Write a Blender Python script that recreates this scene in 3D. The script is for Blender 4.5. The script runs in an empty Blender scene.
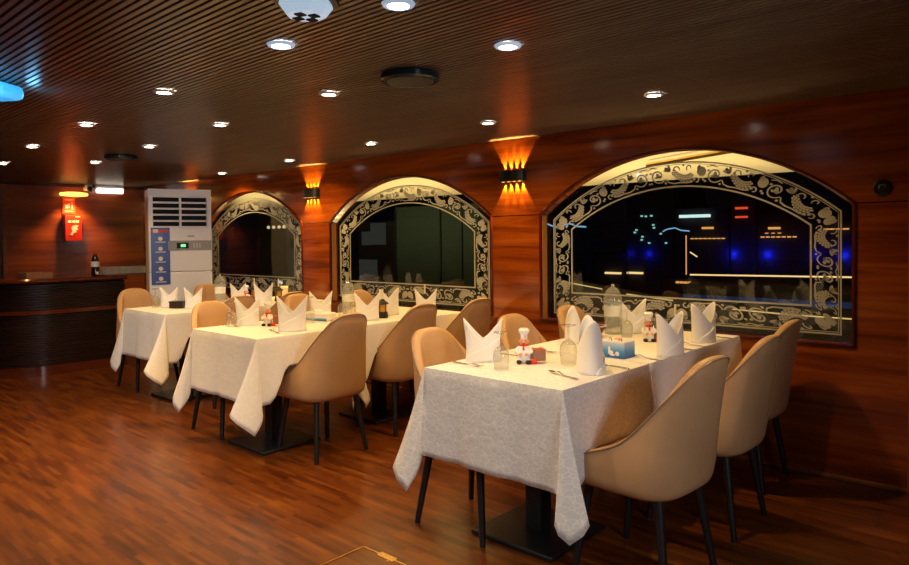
import bpy, bmesh, math, random
from math import sin, cos, pi, sqrt, radians
from mathutils import Vector, Matrix
random.seed(7)
S = bpy.context.scene
C = S.collection

# ------------------------------------------------------------------ camera
cam = bpy.data.cameras.new('camera'); camo = bpy.data.objects.new('camera', cam); C.objects.link(camo)
Fv = Vector((-0.67233939, 0.7399373, -0.02127302)); Rv = Vector((0.74021574, 0.67228371, -0.01073658)); Uv = Vector((-0.00635711, 0.02296525, 0.99971605))
camo.matrix_world = Matrix(((Rv.x, Uv.x, -Fv.x, 0), (Rv.y, Uv.y, -Fv.y, 0), (Rv.z, Uv.z, -Fv.z, 1.35), (0, 0, 0, 1)))
cam.sensor_width = 36.0; cam.sensor_fit = 'HORIZONTAL'; cam.lens = 686.35 / 909 * 36.0
cam.shift_y = -(282.5 - 252.54) / 909; cam.clip_start = 0.05; cam.clip_end = 200
S.camera = camo

# ------------------------------------------------------------------ world, exposure
w = bpy.data.worlds.new('night'); S.world = w; w.use_nodes = True
w.node_tree.nodes['Background'].inputs[0].default_value = (0.10, 0.16, 0.30, 1)
w.node_tree.nodes['Background'].inputs[1].default_value = 0.004
S.view_settings.view_transform = 'Standard'; S.view_settings.look = 'None'
S.view_settings.exposure = 0.35; S.view_settings.gamma = 1.0; S.view_settings.use_curve_mapping = False

W = 4.192      # window wall plane
ZC = 2.102     # ceiling
XB = -9.7      # back wall plane
TT = 0.76      # table top

def spot(loc, target, power, col, size=120, blend=0.6, radius=0.04):
    d = bpy.data.lights.new('lamp_or_fill_spot', 'SPOT'); d.energy = power; d.color = col
    d.spot_size = radians(size); d.spot_blend = blend; d.shadow_soft_size = radius
    o = bpy.data.objects.new('lamp_or_fill_spot', d); C.objects.link(o); o.location = loc
    o.rotation_euler = (Vector(target) - Vector(loc)).to_track_quat('-Z', 'Y').to_euler()
    return o
def point(loc, power, col, radius=0.05):
    d = bpy.data.lights.new('lamp_glow', 'POINT'); d.energy = power; d.color = col; d.shadow_soft_size = radius
    o = bpy.data.objects.new('lamp_glow', d); C.objects.link(o); o.location = loc
    return o
FILL = (1.0, 0.92, 0.82); WARM = (1.0, 0.60, 0.20); NEUT = (1.0, 0.84, 0.66); COOL = (0.74, 0.86, 1.0)
DOWN = [  # seen downlights: x, y, power, colour
    (-1.612, 1.52, 14, NEUT), (-2.271, 1.521, 22, NEUT), (-3.396, 1.585, 34, WARM), (-4.69, 1.679, 75, WARM), (-6.042, 1.764, 22, WARM), (-7.513, 1.939, 8, WARM),
    (-1.655, 2.145, 34, WARM), (-2.856, 2.196, 30, WARM), (-4.107, 2.281, 38, WARM), (-5.437, 2.409, 34, WARM), (-6.864, 2.529, 18, WARM),
    (-1.67, 3.425, 32, WARM), (-2.847, 3.471, 30, WARM), (-4.113, 3.565, 38, WARM), (-5.516, 3.763, 34, WARM), (-7.073, 3.942, 18, WARM)]
for x, y, p, c in DOWN:
    spot((x, y, ZC - 0.03), (x, y, 0), p * 1.15, c, 150 if y > 3.3 else (90 if y < 2 and -5.5 < x < -3 else 130), 0.8)
# unseen lamps added as fill, as if the ceiling rows carried on
for x, y, p in [(-3.3, -0.2, 55), (-1.9, -0.5, 75), (-0.6, -0.9, 75), (0.6, -0.6, 10), (-4.6, 0.2, 70), (-5.8, 0.4, 60)]:
    spot((x, y, ZC - 0.03), (x, y, 0), p, FILL, 160, 0.8, 0.28)

spot((1.2, 1.3, 1.5), (-2.3, 2.9, 0.85), 100, (0.95, 0.94, 0.95), 66, 0.9, 0.4); spot((-2.6, 0.3, 2.0), (-6.9, 3.4, 1.15), 95, COOL, 40, 0.8, 0.15)      # added fill spots with no fixture: chairs and cloth sides, then the air conditioner

# ------------------------------------------------------------------ materials
def mat(name, col, rough=0.5, metal=0.0, spec=0.5, coat=0.0, emit=None, estr=0.0, trans=0.0, sheen=0.0):
    m = bpy.data.materials.new(name); m.use_nodes = True
    b = m.node_tree.nodes['Principled BSDF']
    b.inputs['Base Color'].default_value = (*col, 1); b.inputs['Roughness'].default_value = rough
    b.inputs['Metallic'].default_value = metal; b.inputs['Specular IOR Level'].default_value = spec
    b.inputs['Coat Weight'].default_value = coat; b.inputs['Coat Roughness'].default_value = 0.12
    b.inputs['Transmission Weight'].default_value = trans
    b.inputs['Sheen Weight'].default_value = sheen
    if emit:
        b.inputs['Emission Color'].default_value = (*emit, 1); b.inputs['Emission Strength'].default_value = estr
    return m
def nodes(m): return m.node_tree.nodes, m.node_tree.links, m.node_tree.nodes['Principled BSDF']
def coords(m, scale, kind='Object', rot=(0, 0, 0)):
    n, l, b = nodes(m); tc = n.new('ShaderNodeTexCoord'); mp = n.new('ShaderNodeMapping')
    mp.inputs['Scale'].default_value = scale; mp.inputs['Rotation'].default_value = rot
    l.new(tc.outputs[kind], mp.inputs[0]); return mp
def noise(m, vec, sc, detail=4, rough=0.55, dist=0.0):
    n, l, b = nodes(m); t = n.new('ShaderNodeTexNoise'); t.inputs['Scale'].default_value = sc
    t.inputs['Detail'].default_value = detail; t.inputs['Roughness'].default_value = rough; t.inputs['Distortion'].default_value = dist
    l.new(vec.outputs[0], t.inputs['Vector']); return t
def ramp(m, fac, stops):
    n, l, b = nodes(m); r = n.new('ShaderNodeValToRGB')
    while len(r.color_ramp.elements) < len(stops): r.color_ramp.elements.new(0.5)
    for e, (p, c) in zip(r.color_ramp.elements, stops): e.position = p; e.color = (*c, 1)
    l.new(fac, r.inputs[0]); return r
def bump(m, h, strength, dist=0.01):
    n, l, b = nodes(m); k = n.new('ShaderNodeBump'); k.inputs['Strength'].default_value = strength; k.inputs['Distance'].default_value = dist
    l.new(h, k.inputs['Height']); l.new(k.outputs[0], b.inputs['Normal'])
def mixc(m, fac, a, b_, mode='MIX'):
    n, l, b = nodes(m); k = n.new('ShaderNodeMix'); k.data_type = 'RGBA'; k.blend_type = mode
    for s, v in ((0, fac), (6, a), (7, b_)):
        if hasattr(v, 'is_linked') or hasattr(v, 'links'): l.new(v, k.inputs[s])
        else: k.inputs[s].default_value = v if s == 0 else (*v, 1)
    return k.outputs[2]

def wood(name, stops, scale, rough=0.25, coat=0.4, nsc=2.2):
    m = mat(name, (0.3, 0.06, 0.01), rough, coat=coat)
    n, l, b = nodes(m); mp = coords(m, scale)
    a = noise(m, mp, nsc, 6, 0.6, 0.6); r = ramp(m, a.outputs[0], stops)
    l.new(r.outputs[0], b.inputs['Base Color'])
    return m
WALLST = [(0.26, (0.07, 0.009, 0.0012)), (0.44, (0.20, 0.036, 0.003)), (0.60, (0.32, 0.070, 0.006)), (0.78, (0.44, 0.120, 0.012))]
M = {}
M['wall'] = wood('lacquered_red_wood', WALLST, (0.36, 1, 5.5), 0.18, 0.5)
def panel_lines(m, z):
    n, l, b = nodes(m); tc = n.new('ShaderNodeTexCoord'); sx = n.new('ShaderNodeSeparateXYZ'); l.new(tc.outputs['Object'], sx.inputs[0])
    s1 = n.new('ShaderNodeMath'); s1.operation = 'SUBTRACT'; l.new(sx.outputs[2], s1.inputs[0]); s1.inputs[1].default_value = z
    s2 = n.new('ShaderNodeMath'); s2.operation = 'ABSOLUTE'; l.new(s1.outputs[0], s2.inputs[0])
    s3 = n.new('ShaderNodeMath'); s3.operation = 'LESS_THAN'; l.new(s2.outputs[0], s3.inputs[0]); s3.inputs[1].default_value = 0.003
    src = b.inputs['Base Color'].links[0].from_socket
    l.new(mixc(m, s3.outputs[0], src, (0.01, 0.002, 0.001)), b.inputs['Base Color'])
panel_lines(M['wall'], 1.515)
M['backwall'] = wood('back_wall_wood', WALLST, (1, 0.32, 3.4), 0.35, 0.2)
M['trimwood'] = wood('dark_trim_wood', [(0.3, (0.03, 0.004, 0.001)), (0.7, (0.14, 0.018, 0.003))], (1.5, 1.5, 1.5), 0.2, 0.5)
M['lighttrim'] = wood('pale_trim_wood', [(0.3, (0.16, 0.05, 0.015)), (0.7, (0.3, 0.11, 0.03))], (2, 2, 6), 0.4, 0.2)
M['jamb'] = mat('varnished_jamb', (0.45, 0.20, 0.055), 0.15, coat=0.6)
M['counterwood'] = wood('counter_wood', [(0.3, (0.05, 0.008, 0.003)), (0.7, (0.16, 0.03, 0.01))], (1, 0.3, 3), 0.15, 0.6)
M['rib'] = wood('bar_front_wood', [(0.3, (0.012, 0.004, 0.002)), (0.7, (0.035, 0.011, 0.006))], (0.5, 0.5, 6), 0.4, 0.1)
M['slat'] = wood('ceiling_slat_wood', [(0.3, (0.115, 0.082, 0.064)), (0.7, (0.21, 0.152, 0.12))], (0.5, 6, 1), 0.3, 0.0)
nodes(M['slat'])[2].inputs['Specular IOR Level'].default_value = 0.6
M['slatback'] = mat('ceiling_backing', (0.006, 0.004, 0.003), 0.9)
# floor of short wood strips
m = M['floor'] = mat('wood_strip_floor', (0.3, 0.08, 0.01), 0.33, coat=0.15)
n, l, b = nodes(m); mp = coords(m, (1, 1, 1))
br = n.new('ShaderNodeTexBrick'); br.offset = 0.37; br.inputs['Scale'].default_value = 1.0; br.inputs['Mortar Size'].default_value = 0.0006
br.inputs['Brick Width'].default_value = 0.23; br.inputs['Row Height'].default_value = 0.024; br.inputs['Bias'].default_value = 0.0
br.inputs['Color1'].default_value = (0, 0, 0, 1); br.inputs['Color2'].default_value = (1, 1, 1, 1); br.inputs['Mortar'].default_value = (0.15, 0.15, 0.15, 1)
l.new(mp.outputs[0], br.inputs['Vector'])
mp2 = coords(m, (2.2, 26, 1)); g = noise(m, mp2, 1.0, 5, 0.65, 0.3)
mp3 = coords(m, (2.5, 14, 1)); g3 = noise(m, mp3, 1.0, 2, 0.5, 0.0)
ad = n.new('ShaderNodeMix'); ad.data_type = 'FLOAT'; ad.inputs[0].default_value = 0.68; l.new(br.outputs['Color'], ad.inputs[2]); l.new(g.outputs[0], ad.inputs[3])
ad2 = n.new('ShaderNodeMix'); ad2.data_type = 'FLOAT'; ad2.inputs[0].default_value = 0.35; l.new(ad.outputs[0], ad2.inputs[2]); l.new(g3.outputs[0], ad2.inputs[3])
r = ramp(m, ad2.outputs[0], [(0.28, (0.024, 0.0035, 0.0006)), (0.43, (0.090, 0.018, 0.0012)), (0.6, (0.165, 0.042, 0.0025)), (0.8, (0.28, 0.090, 0.005))])
l.new(r.outputs[0], b.inputs['Base Color'])
# cloths
def cloth_mat(name, pat):
    m = mat(name, (0.78, 0.75, 0.72), 0.75, sheen=0.15); n, l, b = nodes(m); mp = coords(m, (1, 1, 1.5), rot=(0.5, 0.4, 0.3))
    d = noise(m, mp, 9, 2); vm = n.new('ShaderNodeMixRGB'); vm.inputs[0].default_value = 0.06; l.new(mp.outputs[0], vm.inputs[1]); l.new(d.outputs['Color'], vm.inputs[2])
    v = n.new('ShaderNodeTexVoronoi'); v.feature = 'DISTANCE_TO_EDGE'; v.inputs['Scale'].default_value = 30; l.new(vm.outputs[0], v.inputs['Vector'])
    r = ramp(m, v.outputs['Distance'], [(0.0, (0.80, 0.77, 0.74)), (0.085, (0.655, 0.63, 0.605) if pat else (0.74, 0.725, 0.71)), (0.5, (0.645, 0.62, 0.595) if pat else (0.735, 0.72, 0.705))])
    l.new(r.outputs[0], b.inputs['Base Color'])
    k = noise(m, mp, 14, 4); bump(m, k.outputs[0], 0.25, 0.012)
    return m
M['cloth'] = cloth_mat('damask_cloth', True); M['cloth_plain'] = cloth_mat('plain_cloth', False)
M['napkin'] = mat('napkin_linen', (0.84, 0.83, 0.82), 0.8); k = noise(M['napkin'], coords(M['napkin'], (1, 1, 1)), 30, 3); bump(M['napkin'], k.outputs[0], 0.15, 0.004)
# leather
m = M['leather'] = mat('tan_leather', (0.5, 0.3, 0.16), 0.42, spec=0.4); n, l, b = nodes(m)
k = noise(m, coords(m, (1, 1, 1)), 5, 3); r = ramp(m, k.outputs[0], [(0.3, (0.43, 0.25, 0.12)), (0.7, (0.51, 0.305, 0.155))]); l.new(r.outputs[0], b.inputs['Base Color'])
k2 = noise(m, coords(m, (1, 1, 1)), 160, 2); bump(m, k2.outputs[0], 0.08, 0.002)
M['piping'] = mat('leather_piping', (0.30, 0.18, 0.10), 0.4)
M['black'] = mat('black_metal', (0.008, 0.009, 0.011), 0.4)
M['bluedark'] = mat('blue_black_gloss', (0.006, 0.02, 0.03), 0.18); M['bluegrille'] = mat('blue_grey_mesh', (0.02, 0.035, 0.05), 0.5)
M['blackmatte'] = mat('black_matte', (0.006, 0.006, 0.006), 0.6)
M['white'] = mat('white_plastic', (0.86, 0.87, 0.9), 0.3)
M['whitetrim'] = mat('white_trim', (0.7, 0.74, 0.8), 0.3)
M['grey'] = mat('grey_plastic', (0.32, 0.33, 0.35), 0.4)
M['acside'] = mat('cream_plastic', (0.62, 0.58, 0.5), 0.4)
M['dark'] = mat('dark_void', (0.004, 0.004, 0.005), 0.8)
M['steel'] = mat('steel', (0.55, 0.52, 0.48), 0.22, metal=1.0)
M['brass'] = mat('brass', (0.75, 0.5, 0.18), 0.25, metal=1.0)
M['ivory'] = mat('ivory_wax', (0.8, 0.7, 0.45), 0.5)
M['red'] = mat('red_paint', (0.62, 0.02, 0.012), 0.4)
M['redsign'] = mat('red_sign', (0.70, 0.035, 0.015), 0.4)
M['orangesign'] = mat('orange_sign', (0.75, 0.09, 0.02), 0.4)
M['signwhite'] = mat('sign_white', (0.85, 0.75, 0.6), 0.5)
M['skin'] = mat('figurine_skin', (0.75, 0.36, 0.2), 0.35)
M['ceramic'] = mat('white_ceramic', (0.82, 0.82, 0.84), 0.2)
M['brownbox'] = mat('brown_ceramic', (0.26, 0.12, 0.07), 0.35)
M['bluebox'] = mat('blue_card', (0.02, 0.16, 0.42), 0.35)
m = M['bluebox']; n, l, b = nodes(m); tc = n.new('ShaderNodeTexCoord'); sx = n.new('ShaderNodeSeparateXYZ'); l.new(tc.outputs['Generated'], sx.inputs[0])
r = ramp(m, sx.outputs[2], [(0.0, (0.012, 0.10, 0.36)), (0.45, (0.05, 0.28, 0.62)), (0.85, (0.42, 0.55, 0.72)), (1.0, (0.7, 0.72, 0.76))]); l.new(r.outputs[0], b.inputs['Base Color'])
M['bluestick'] = mat('blue_sticker', (0.008, 0.045, 0.33), 0.25)
M['maroon'] = mat('maroon_bowl', (0.12, 0.012, 0.012), 0.3)
M['cola'] = mat('dark_drink', (0.01, 0.004, 0.003), 0.12)
M['label'] = mat('paper_label', (0.75, 0.72, 0.7), 0.5)
M['palelabel'] = mat('pale_label', (0.78, 0.8, 0.72), 0.5)
M['amber'] = mat('amber_liquid', (0.55, 0.30, 0.05), 0.15)
M['tray'] = mat('tray_wood', (0.30, 0.14, 0.07), 0.4)
M['etched'] = mat('etched_glass_frost', (0.42, 0.42, 0.38), 0.65)
M['lens'] = mat('lamp_lens', (1, 1, 1), 0.4, emit=(1, 0.86, 0.66), estr=22)
M['lensc'] = mat('lamp_lens_cool', (1, 1, 1), 0.4, emit=(0.92, 0.95, 1.0), estr=22)
M['tube'] = mat('lamp_tube', (1, 1, 1), 0.4, emit=(1, 0.86, 0.68), estr=2.2)
M['warmglow'] = mat('warm_glow', (1, 0.7, 0.3), 0.4, emit=(1, 0.50, 0.09), estr=2.0)
M['octglow'] = mat('lit_white_diffuser', (0.7, 0.75, 0.8), 0.4, emit=(0.55, 0.78, 1.0), estr=0.45)
M['ringglow'] = mat('trim_ring_added_glow', (0.7, 0.75, 0.8), 0.3, emit=(0.45, 0.68, 1.0), estr=0.35)  # glow put into the trim ring to stand for lens light on it
M['blueglow'] = mat('blue_lamp_face', (0.1, 0.5, 0.9), 0.4, emit=(0.02, 0.34, 0.75), estr=0.8)
M['greendisp'] = mat('display_green', (0, 0, 0), 0.3, emit=(0.2, 0.9, 0.35), estr=1.0)
def emis(name, c, s):
    M[name] = mat(name, (0, 0, 0), 0.6, spec=0.0, emit=c, estr=s)
emis('deck_light_strip', (1.0, 0.62, 0.25), 1.1); emis('amber_window_light', (1.0, 0.42, 0.12), 0.8); emis('red_lamp_light', (1.0, 0.09, 0.03), 0.8)
emis('white_lamp_light', (0.8, 1.0, 0.95), 0.9); emis('green_window_light', (0.5, 1.0, 0.85), 0.5); emis('blue_lamp_light', (0.01, 0.015, 1.0), 0.55)
emis('blue_neon_light', (0.35, 0.65, 1.0), 0.6); emis('blue_reflection_glow', (0.06, 0.13, 0.33), 0.13); emis('dim_cabin_window', (0.35, 0.33, 0.28), 0.07); emis('rail_light', (1.0, 0.62, 0.22), 0.7); emis('bollard_light', (1.0, 0.75, 0.4), 0.7)
M['hull'] = mat('green_hull_paint', (0.030, 0.050, 0.042), 0.7, spec=0.1); M['greyhull'] = mat('grey_cabin_paint', (0.07, 0.07, 0.066), 0.7, spec=0.1)
M['night'] = mat('night_building', (0.045, 0.048, 0.055), 0.9, spec=0.0); M['water'] = mat('harbour_water', (0.003, 0.006, 0.01), 0.15); M['soffit'] = mat('cream_soffit', (0.70, 0.60, 0.42), 0.6)
M['deck'] = mat('outer_deck', (0.08, 0.05, 0.03), 0.7)

def glassmat(name, tint=(1, 1, 1), ior=1.5):
    m = bpy.data.materials.new(name); m.use_nodes = True; n = m.node_tree.nodes; l = m.node_tree.links; n.clear()
    o = n.new('ShaderNodeOutputMaterial'); mx = n.new('ShaderNodeMixShader'); t = n.new('ShaderNodeBsdfTransparent'); g = n.new('ShaderNodeBsdfGlossy'); f = n.new('ShaderNodeLayerWeight')
    f.inputs[0].default_value = 0.5; p = n.new('ShaderNodeMath'); p.operation = 'POWER'; p.inputs[1].default_value = 4.0; q = n.new('ShaderNodeMath'); q.operation = 'MULTIPLY_ADD'; q.inputs[1].default_value = 0.9; q.inputs[2].default_value = ior
    t.inputs[0].default_value = (*tint, 1); g.inputs['Roughness'].default_value = 0.02
    l.new(f.outputs['Facing'], p.inputs[0]); l.new(p.outputs[0], q.inputs[0])
    l.new(q.outputs[0], mx.inputs[0]); l.new(t.outputs[0], mx.inputs[1]); l.new(g.outputs[0], mx.inputs[2]); l.new(mx.outputs[0], o.inputs[0])
    return m
def refract_haze(m, w_):  # pale diffuse share mixed in for the brightness of refracted light
    n = m.node_tree.nodes; l = m.node_tree.links; o = [k for k in n if k.type == 'OUTPUT_MATERIAL'][0]; src = o.inputs[0].links[0].from_socket
    d = n.new('ShaderNodeBsdfDiffuse'); d.inputs[0].default_value = (0.85, 0.86, 0.84, 1); t = n.new('ShaderNodeBsdfTranslucent'); t.inputs[0].default_value = (0.85, 0.86, 0.84, 1)
    a = n.new('ShaderNodeMixShader'); l.new(d.outputs[0], a.inputs[1]); l.new(t.outputs[0], a.inputs[2]); b = n.new('ShaderNodeMixShader'); b.inputs[0].default_value = w_
    l.new(src, b.inputs[1]); l.new(a.outputs[0], b.inputs[2]); l.new(b.outputs[0], o.inputs[0])
M['pane'] = glassmat('window_glass', (0.86, 0.9, 0.9), 0.045)
M['glass'] = glassmat('clear_glass', (0.955, 0.96, 0.95), 0.05)
M['pet'] = glassmat('clear_bottle_plastic', (0.93, 0.95, 0.94), 0.07)
refract_haze(M['pet'], 0.2); refract_haze(M['glass'], 0.05)

# ------------------------------------------------------------------ mesh helpers
class MB:
    def __init__(s): s.v = []; s.f = []
    def add(s, vs, fs):
        o = len(s.v); s.v += [tuple(p) for p in vs]; s.f += [tuple(i + o for i in f) for f in fs]; return s
    def box(s, c, d, rz=0.0, rx=0.0):
        mt = Matrix.Rotation(rz, 3, 'Z') @ Matrix.Rotation(rx, 3, 'X'); vs = []
        for z in (-1, 1):
            for x, y in ((-1, -1), (1, -1), (1, 1), (-1, 1)):
                vs.append(Vector(c) + mt @ Vector((x * d[0] / 2, y * d[1] / 2, z * d[2] / 2)))
        return s.add(vs, [(3, 2, 1, 0), (4, 5, 6, 7), (0, 1, 5, 4), (1, 2, 6, 5), (2, 3, 7, 6), (3, 0, 4, 7)])
    def grid(s, rows, close_u=False, cap=False):
        n = len(rows[0]); vs = [p for r in rows for p in r]; fs = []
        for j in range(len(rows) - 1):
            for i in range(n if close_u else n - 1):
                k = (i + 1) % n; fs.append((j * n + i, j * n + k, (j + 1) * n + k, (j + 1) * n + i))
        if cap: fs.append(tuple(range(n - 1, -1, -1))); fs.append(tuple(range((len(rows) - 1) * n, len(rows) * n)))
        return s.add(vs, fs)
    def lathe(s, prof, c=(0, 0, 0), n=20, sy=1.0, rz=0.0, cap=True):
        rows = []
        for r, z in prof:
            row = []
            for i in range(n):
                a = 2 * pi * i / n; x = r * cos(a); y = r * sin(a) * sy
                row.append((c[0] + x * cos(rz) - y * sin(rz), c[1] + x * sin(rz) + y * cos(rz), c[2] + z))
            rows.append(row)
        return s.grid(rows, True, cap)
    def tube(s, pts, rad, n=8, closed=False):
        pts = [Vector(p) for p in pts]; rows = []; m_ = len(pts)
        rr = rad if isinstance(rad, (list, tuple)) else [rad] * m_
        for i, p in enumerate(pts):
            a = pts[i - 1] if (i or closed) else p; b = pts[(i + 1) % m_] if (i < m_ - 1 or closed) else p
            t = (b - a).normalized(); up = Vector((0, 0, 1)) if abs(t.z) < 0.9 else Vector((1, 0, 0))
            e1 = t.cross(up).normalized(); e2 = e1.cross(t)
            rows.append([p + rr[i] * (cos(2 * pi * k / n) * e1 + sin(2 * pi * k / n) * e2) for k in range(n)])
        if closed: rows.append(rows[0])
        return s.grid(rows, True, not closed)
    def ball(s, c, r, n=16, m_=10):
        r = r if isinstance(r, (list, tuple)) else (r, r, r); rows = []
        for j in range(m_ + 1):
            a = -pi / 2 + pi * j / m_; ca = max(cos(a), 0.01)
            rows.append([(c[0] + r[0] * ca * cos(2 * pi * i / n), c[1] + r[1] * ca * sin(2 * pi * i / n), c[2] + r[2] * sin(a)) for i in range(n)])
        return s.grid(rows, True, True)
    def prism(s, poly, y0, y1):   # polygon in x,z extruded along y
        n = len(poly); vs = [(x, y0, z) for x, z in poly] + [(x, y1, z) for x, z in poly]
        return s.add(vs, [tuple(range(n)), tuple(range(2 * n - 1, n - 1, -1))] + [(i, i + n, (i + 1) % n + n, (i + 1) % n) for i in range(n)])
    def build(s, name, m, parent=None, smooth=True, bev=0.0, loc=None, merge=False, solid=0.0, sub=0, seg=2, recalc=True):
        me = bpy.data.meshes.new(name); bm = bmesh.new()
        bv = [bm.verts.new(p) for p in s.v]; bm.verts.ensure_lookup_table()
        for f in s.f:
            try: bm.faces.new([bv[i] for i in f])
            except ValueError: pass
        if merge: bmesh.ops.remove_doubles(bm, verts=bm.verts, dist=1e-5)
        if recalc: bmesh.ops.recalc_face_normals(bm, faces=bm.faces)
        bm.to_mesh(me); bm.free()
        me.materials.append(M[m] if isinstance(m, str) else m)
        if smooth:
            me.shade_smooth(); me.set_sharp_from_angle(angle=radians(38))
        o = bpy.data.objects.new(name, me); C.objects.link(o)
        if parent: o.parent = parent
        if loc: o.location = loc
        if bev:
            k = o.modifiers.new('bevel', 'BEVEL'); k.width = bev; k.segments = seg; k.limit_method = 'ANGLE'
        if solid:
            k = o.modifiers.new('solid', 'SOLIDIFY'); k.thickness = solid; k.offset = 1
        if sub:
            k = o.modifiers.new('sub', 'SUBSURF'); k.levels = sub; k.render_levels = sub
        return o
def tag(o, label, cat, group=None, kind=None):
    o['label'] = label; o['category'] = cat
    if group: o['group'] = group
    if kind: o['kind'] = kind
    return o
def thing(name, label, cat, loc=(0, 0, 0), rz=0.0, group=None):
    o = bpy.data.objects.new(name, None); C.objects.link(o); o.empty_display_size = 0.1
    o.location = loc; o.rotation_euler = (0, 0, rz); return tag(o, label, cat, group)
def struct(o): o['kind'] = 'structure'; return o
def dup(root, label=None, loc=None, rz=None, scale=None):
    r = root.copy(); C.objects.link(r)
    if label: r['label'] = label
    if loc is not None: r.location = loc
    if rz is not None: r.rotation_euler = (0, 0, rz)
    if scale is not None: r.scale = (scale,) * 3
    for ch in list(root.children):
        c = ch.copy(); C.objects.link(c); c.parent = r
        for g_ in list(ch.children):
            d = g_.copy(); C.objects.link(d); d.parent = c
    return r
def B(c, d, rz=0.0): return MB().box(c, d, rz)
def lerp(a, b, t): return a + (b - a) * t
def sst(a, b, x):
    t = min(1, max(0, (x - a) / (b - a))); return t * t * (3 - 2 * t)
def interp(tab, x):
    for (x0, y0), (x1, y1) in zip(tab, tab[1:]):
        if (x0 <= x <= x1) or (x1 <= x <= x0): return lerp(y0, y1, (x - x0) / (x1 - x0))
    return tab[0][1] if abs(x - tab[0][0]) < abs(x - tab[-1][0]) else tab[-1][1]

# ------------------------------------------------------------------ room shell
XR = 1.3; YF = -3.0
struct(B(((XB + XR) / 2, (YF + W) / 2, -0.05), (XR - XB + 0.4, W - YF + 0.4, 0.1)).build('floor', 'floor', smooth=False))
struct(B(((XB + XR) / 2, (YF + W) / 2, ZC + 0.055), (XR - XB + 0.4, W - YF + 0.4, 0.05)).build('ceiling', 'slatback', smooth=False))
mb = MB(); y = W - 0.012
while y > YF:
    mb.box(((XB + XR) / 2, y, ZC + 0.013), (XR - XB, 0.019, 0.026)); y -= 0.031
sl = struct(mb.build('ceiling_slats', 'slat', smooth=False)); 
# window wall with arched openings
HWID = 1.02; ZS0 = 0.746; ZSP = 1.508; ZAP = 1.892; WT = 0.08
RAD = (HWID ** 2 + (ZAP - ZSP) ** 2) / (2 * (ZAP - ZSP)); ZCEN = ZAP - RAD
WINC = [-1.92, -4.437, -6.954, -9.17]
WINH = [HWID, HWID, HWID, 0.53]
def arch(dx): return ZCEN + sqrt(max(0, RAD * RAD - dx * dx))
def wall_with_windows():
    mb = MB(); xs = [XB]; edges = []
    def quad(x0, x1, za, zb, zc, zd):
        mb.add([(x0, W, za), (x1, W, zb), (x1, W, zd), (x0, W, zc)], [(0, 1, 2, 3)])
        mb.add([(x0, W + WT, za), (x1, W + WT, zb), (x1, W + WT, zd), (x0, W + WT, zc)], [(3, 2, 1, 0)])
    cur = XB
    for c, hw in sorted(zip(WINC, WINH)):
        quad(cur, c - hw, 0, 0, ZC + 0.05, ZC + 0.05); cur = c + hw; n = 36
        quad(c - hw, c + hw, 0, 0, ZS0, ZS0)
        mb.add([(c - hw, W, ZS0), (c + hw, W, ZS0), (c + hw, W + WT, ZS0), (c - hw, W + WT, ZS0)], [(0, 1, 2, 3)])
        for sx in (-1, 1):
            z1 = arch(hw) if hw == HWID else 1.9
            mb.add([(c + sx * hw, W, ZS0), (c + sx * hw, W + WT, ZS0), (c + sx * hw, W + WT, z1), (c + sx * hw, W, z1)], [(0, 1, 2, 3)])
        for i in range(n):
            a = -hw + 2 * hw * i / n; b_ = -hw + 2 * hw * (i + 1) / n
            za, zb = (arch(a), arch(b_)) if hw == HWID else (1.9, 1.9)
            quad(c + a, c + b_, za, zb, ZC + 0.05, ZC + 0.05)
            mb.add([(c + a, W, za), (c + b_, W, zb), (c + b_, W + WT, zb), (c + a, W + WT, za)], [(0, 1, 2, 3)])
    quad(cur, XR, 0, 0, ZC + 0.05, ZC + 0.05)
    return mb
struct(wall_with_windows().build('wall_window', 'wall', smooth=False, recalc=False))
struct(B((XB - 0.05, (YF + W) / 2, ZC / 2), (0.1, W - YF, ZC + 0.1)).build('wall_back', 'backwall', smooth=False))
struct(B(((XB + XR) / 2, YF - 0.05, ZC / 2), (XR - XB, 0.1, ZC + 0.1)).build('wall_front', 'wall', smooth=False))
struct(B((XR + 0.05, (YF + W) / 2, ZC / 2), (0.1, W - YF, ZC + 0.1)).build('wall_right', 'backwall', smooth=False))
struct(B(((XB - 0.64) / 2, W - 0.008, 0.012), (-0.64 - XB, 0.016, 0.024)).build('baseboard_window', 'lighttrim', smooth=False, bev=0.004))
struct(B((-0.605, W - 0.025, ZC / 2), (0.07, 0.05, ZC)).build('trim_1', 'lighttrim', smooth=False, bev=0.004))
struct(B((XB + 0.02, 2.50, ZC / 2), (0.04, 0.045, ZC)).build('trim_2', 'lighttrim', smooth=False, bev=0.004))
struct(B((XB + 0.04, (YF + W) / 2, ZC - 0.02), (0.08, W - YF, 0.04)).build('trim_3', 'trimwood', smooth=False))

# etched ornament on the panes -------------------------------------------------
MOT_L = 0.40
def ribbon(pts, wd):
    out = []; n = len(pts)
    L_ = []; R_ = []
    for i, p in enumerate(pts):
        a = pts[max(0, i - 1)]; b = pts[min(n - 1, i + 1)]; dx, dy = b[0] - a[0], b[1] - a[1]; q = math.hypot(dx, dy) or 1
        ww = wd * (0.45 + 0.55 * sin(pi * min(1, max(0, 0.15 + 0.7 * i / (n - 1)))))
        L_.append((p[0] - dy / q * ww, p[1] + dx / q * ww)); R_.append((p[0] + dy / q * ww, p[1] - dx / q * ww))
    for i in range(n - 1): out.append([L_[i], L_[i + 1], R_[i + 1], R_[i]])
    return out
def spiral(cx, cy, r0, r1, a0, a1, n=18):
    return [(cx + lerp(r0, r1, i / n) * cos(lerp(a0, a1, i / n)), cy + lerp(r0, r1, i / n) * sin(lerp(a0, a1, i / n))) for i in range(n + 1)]
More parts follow.
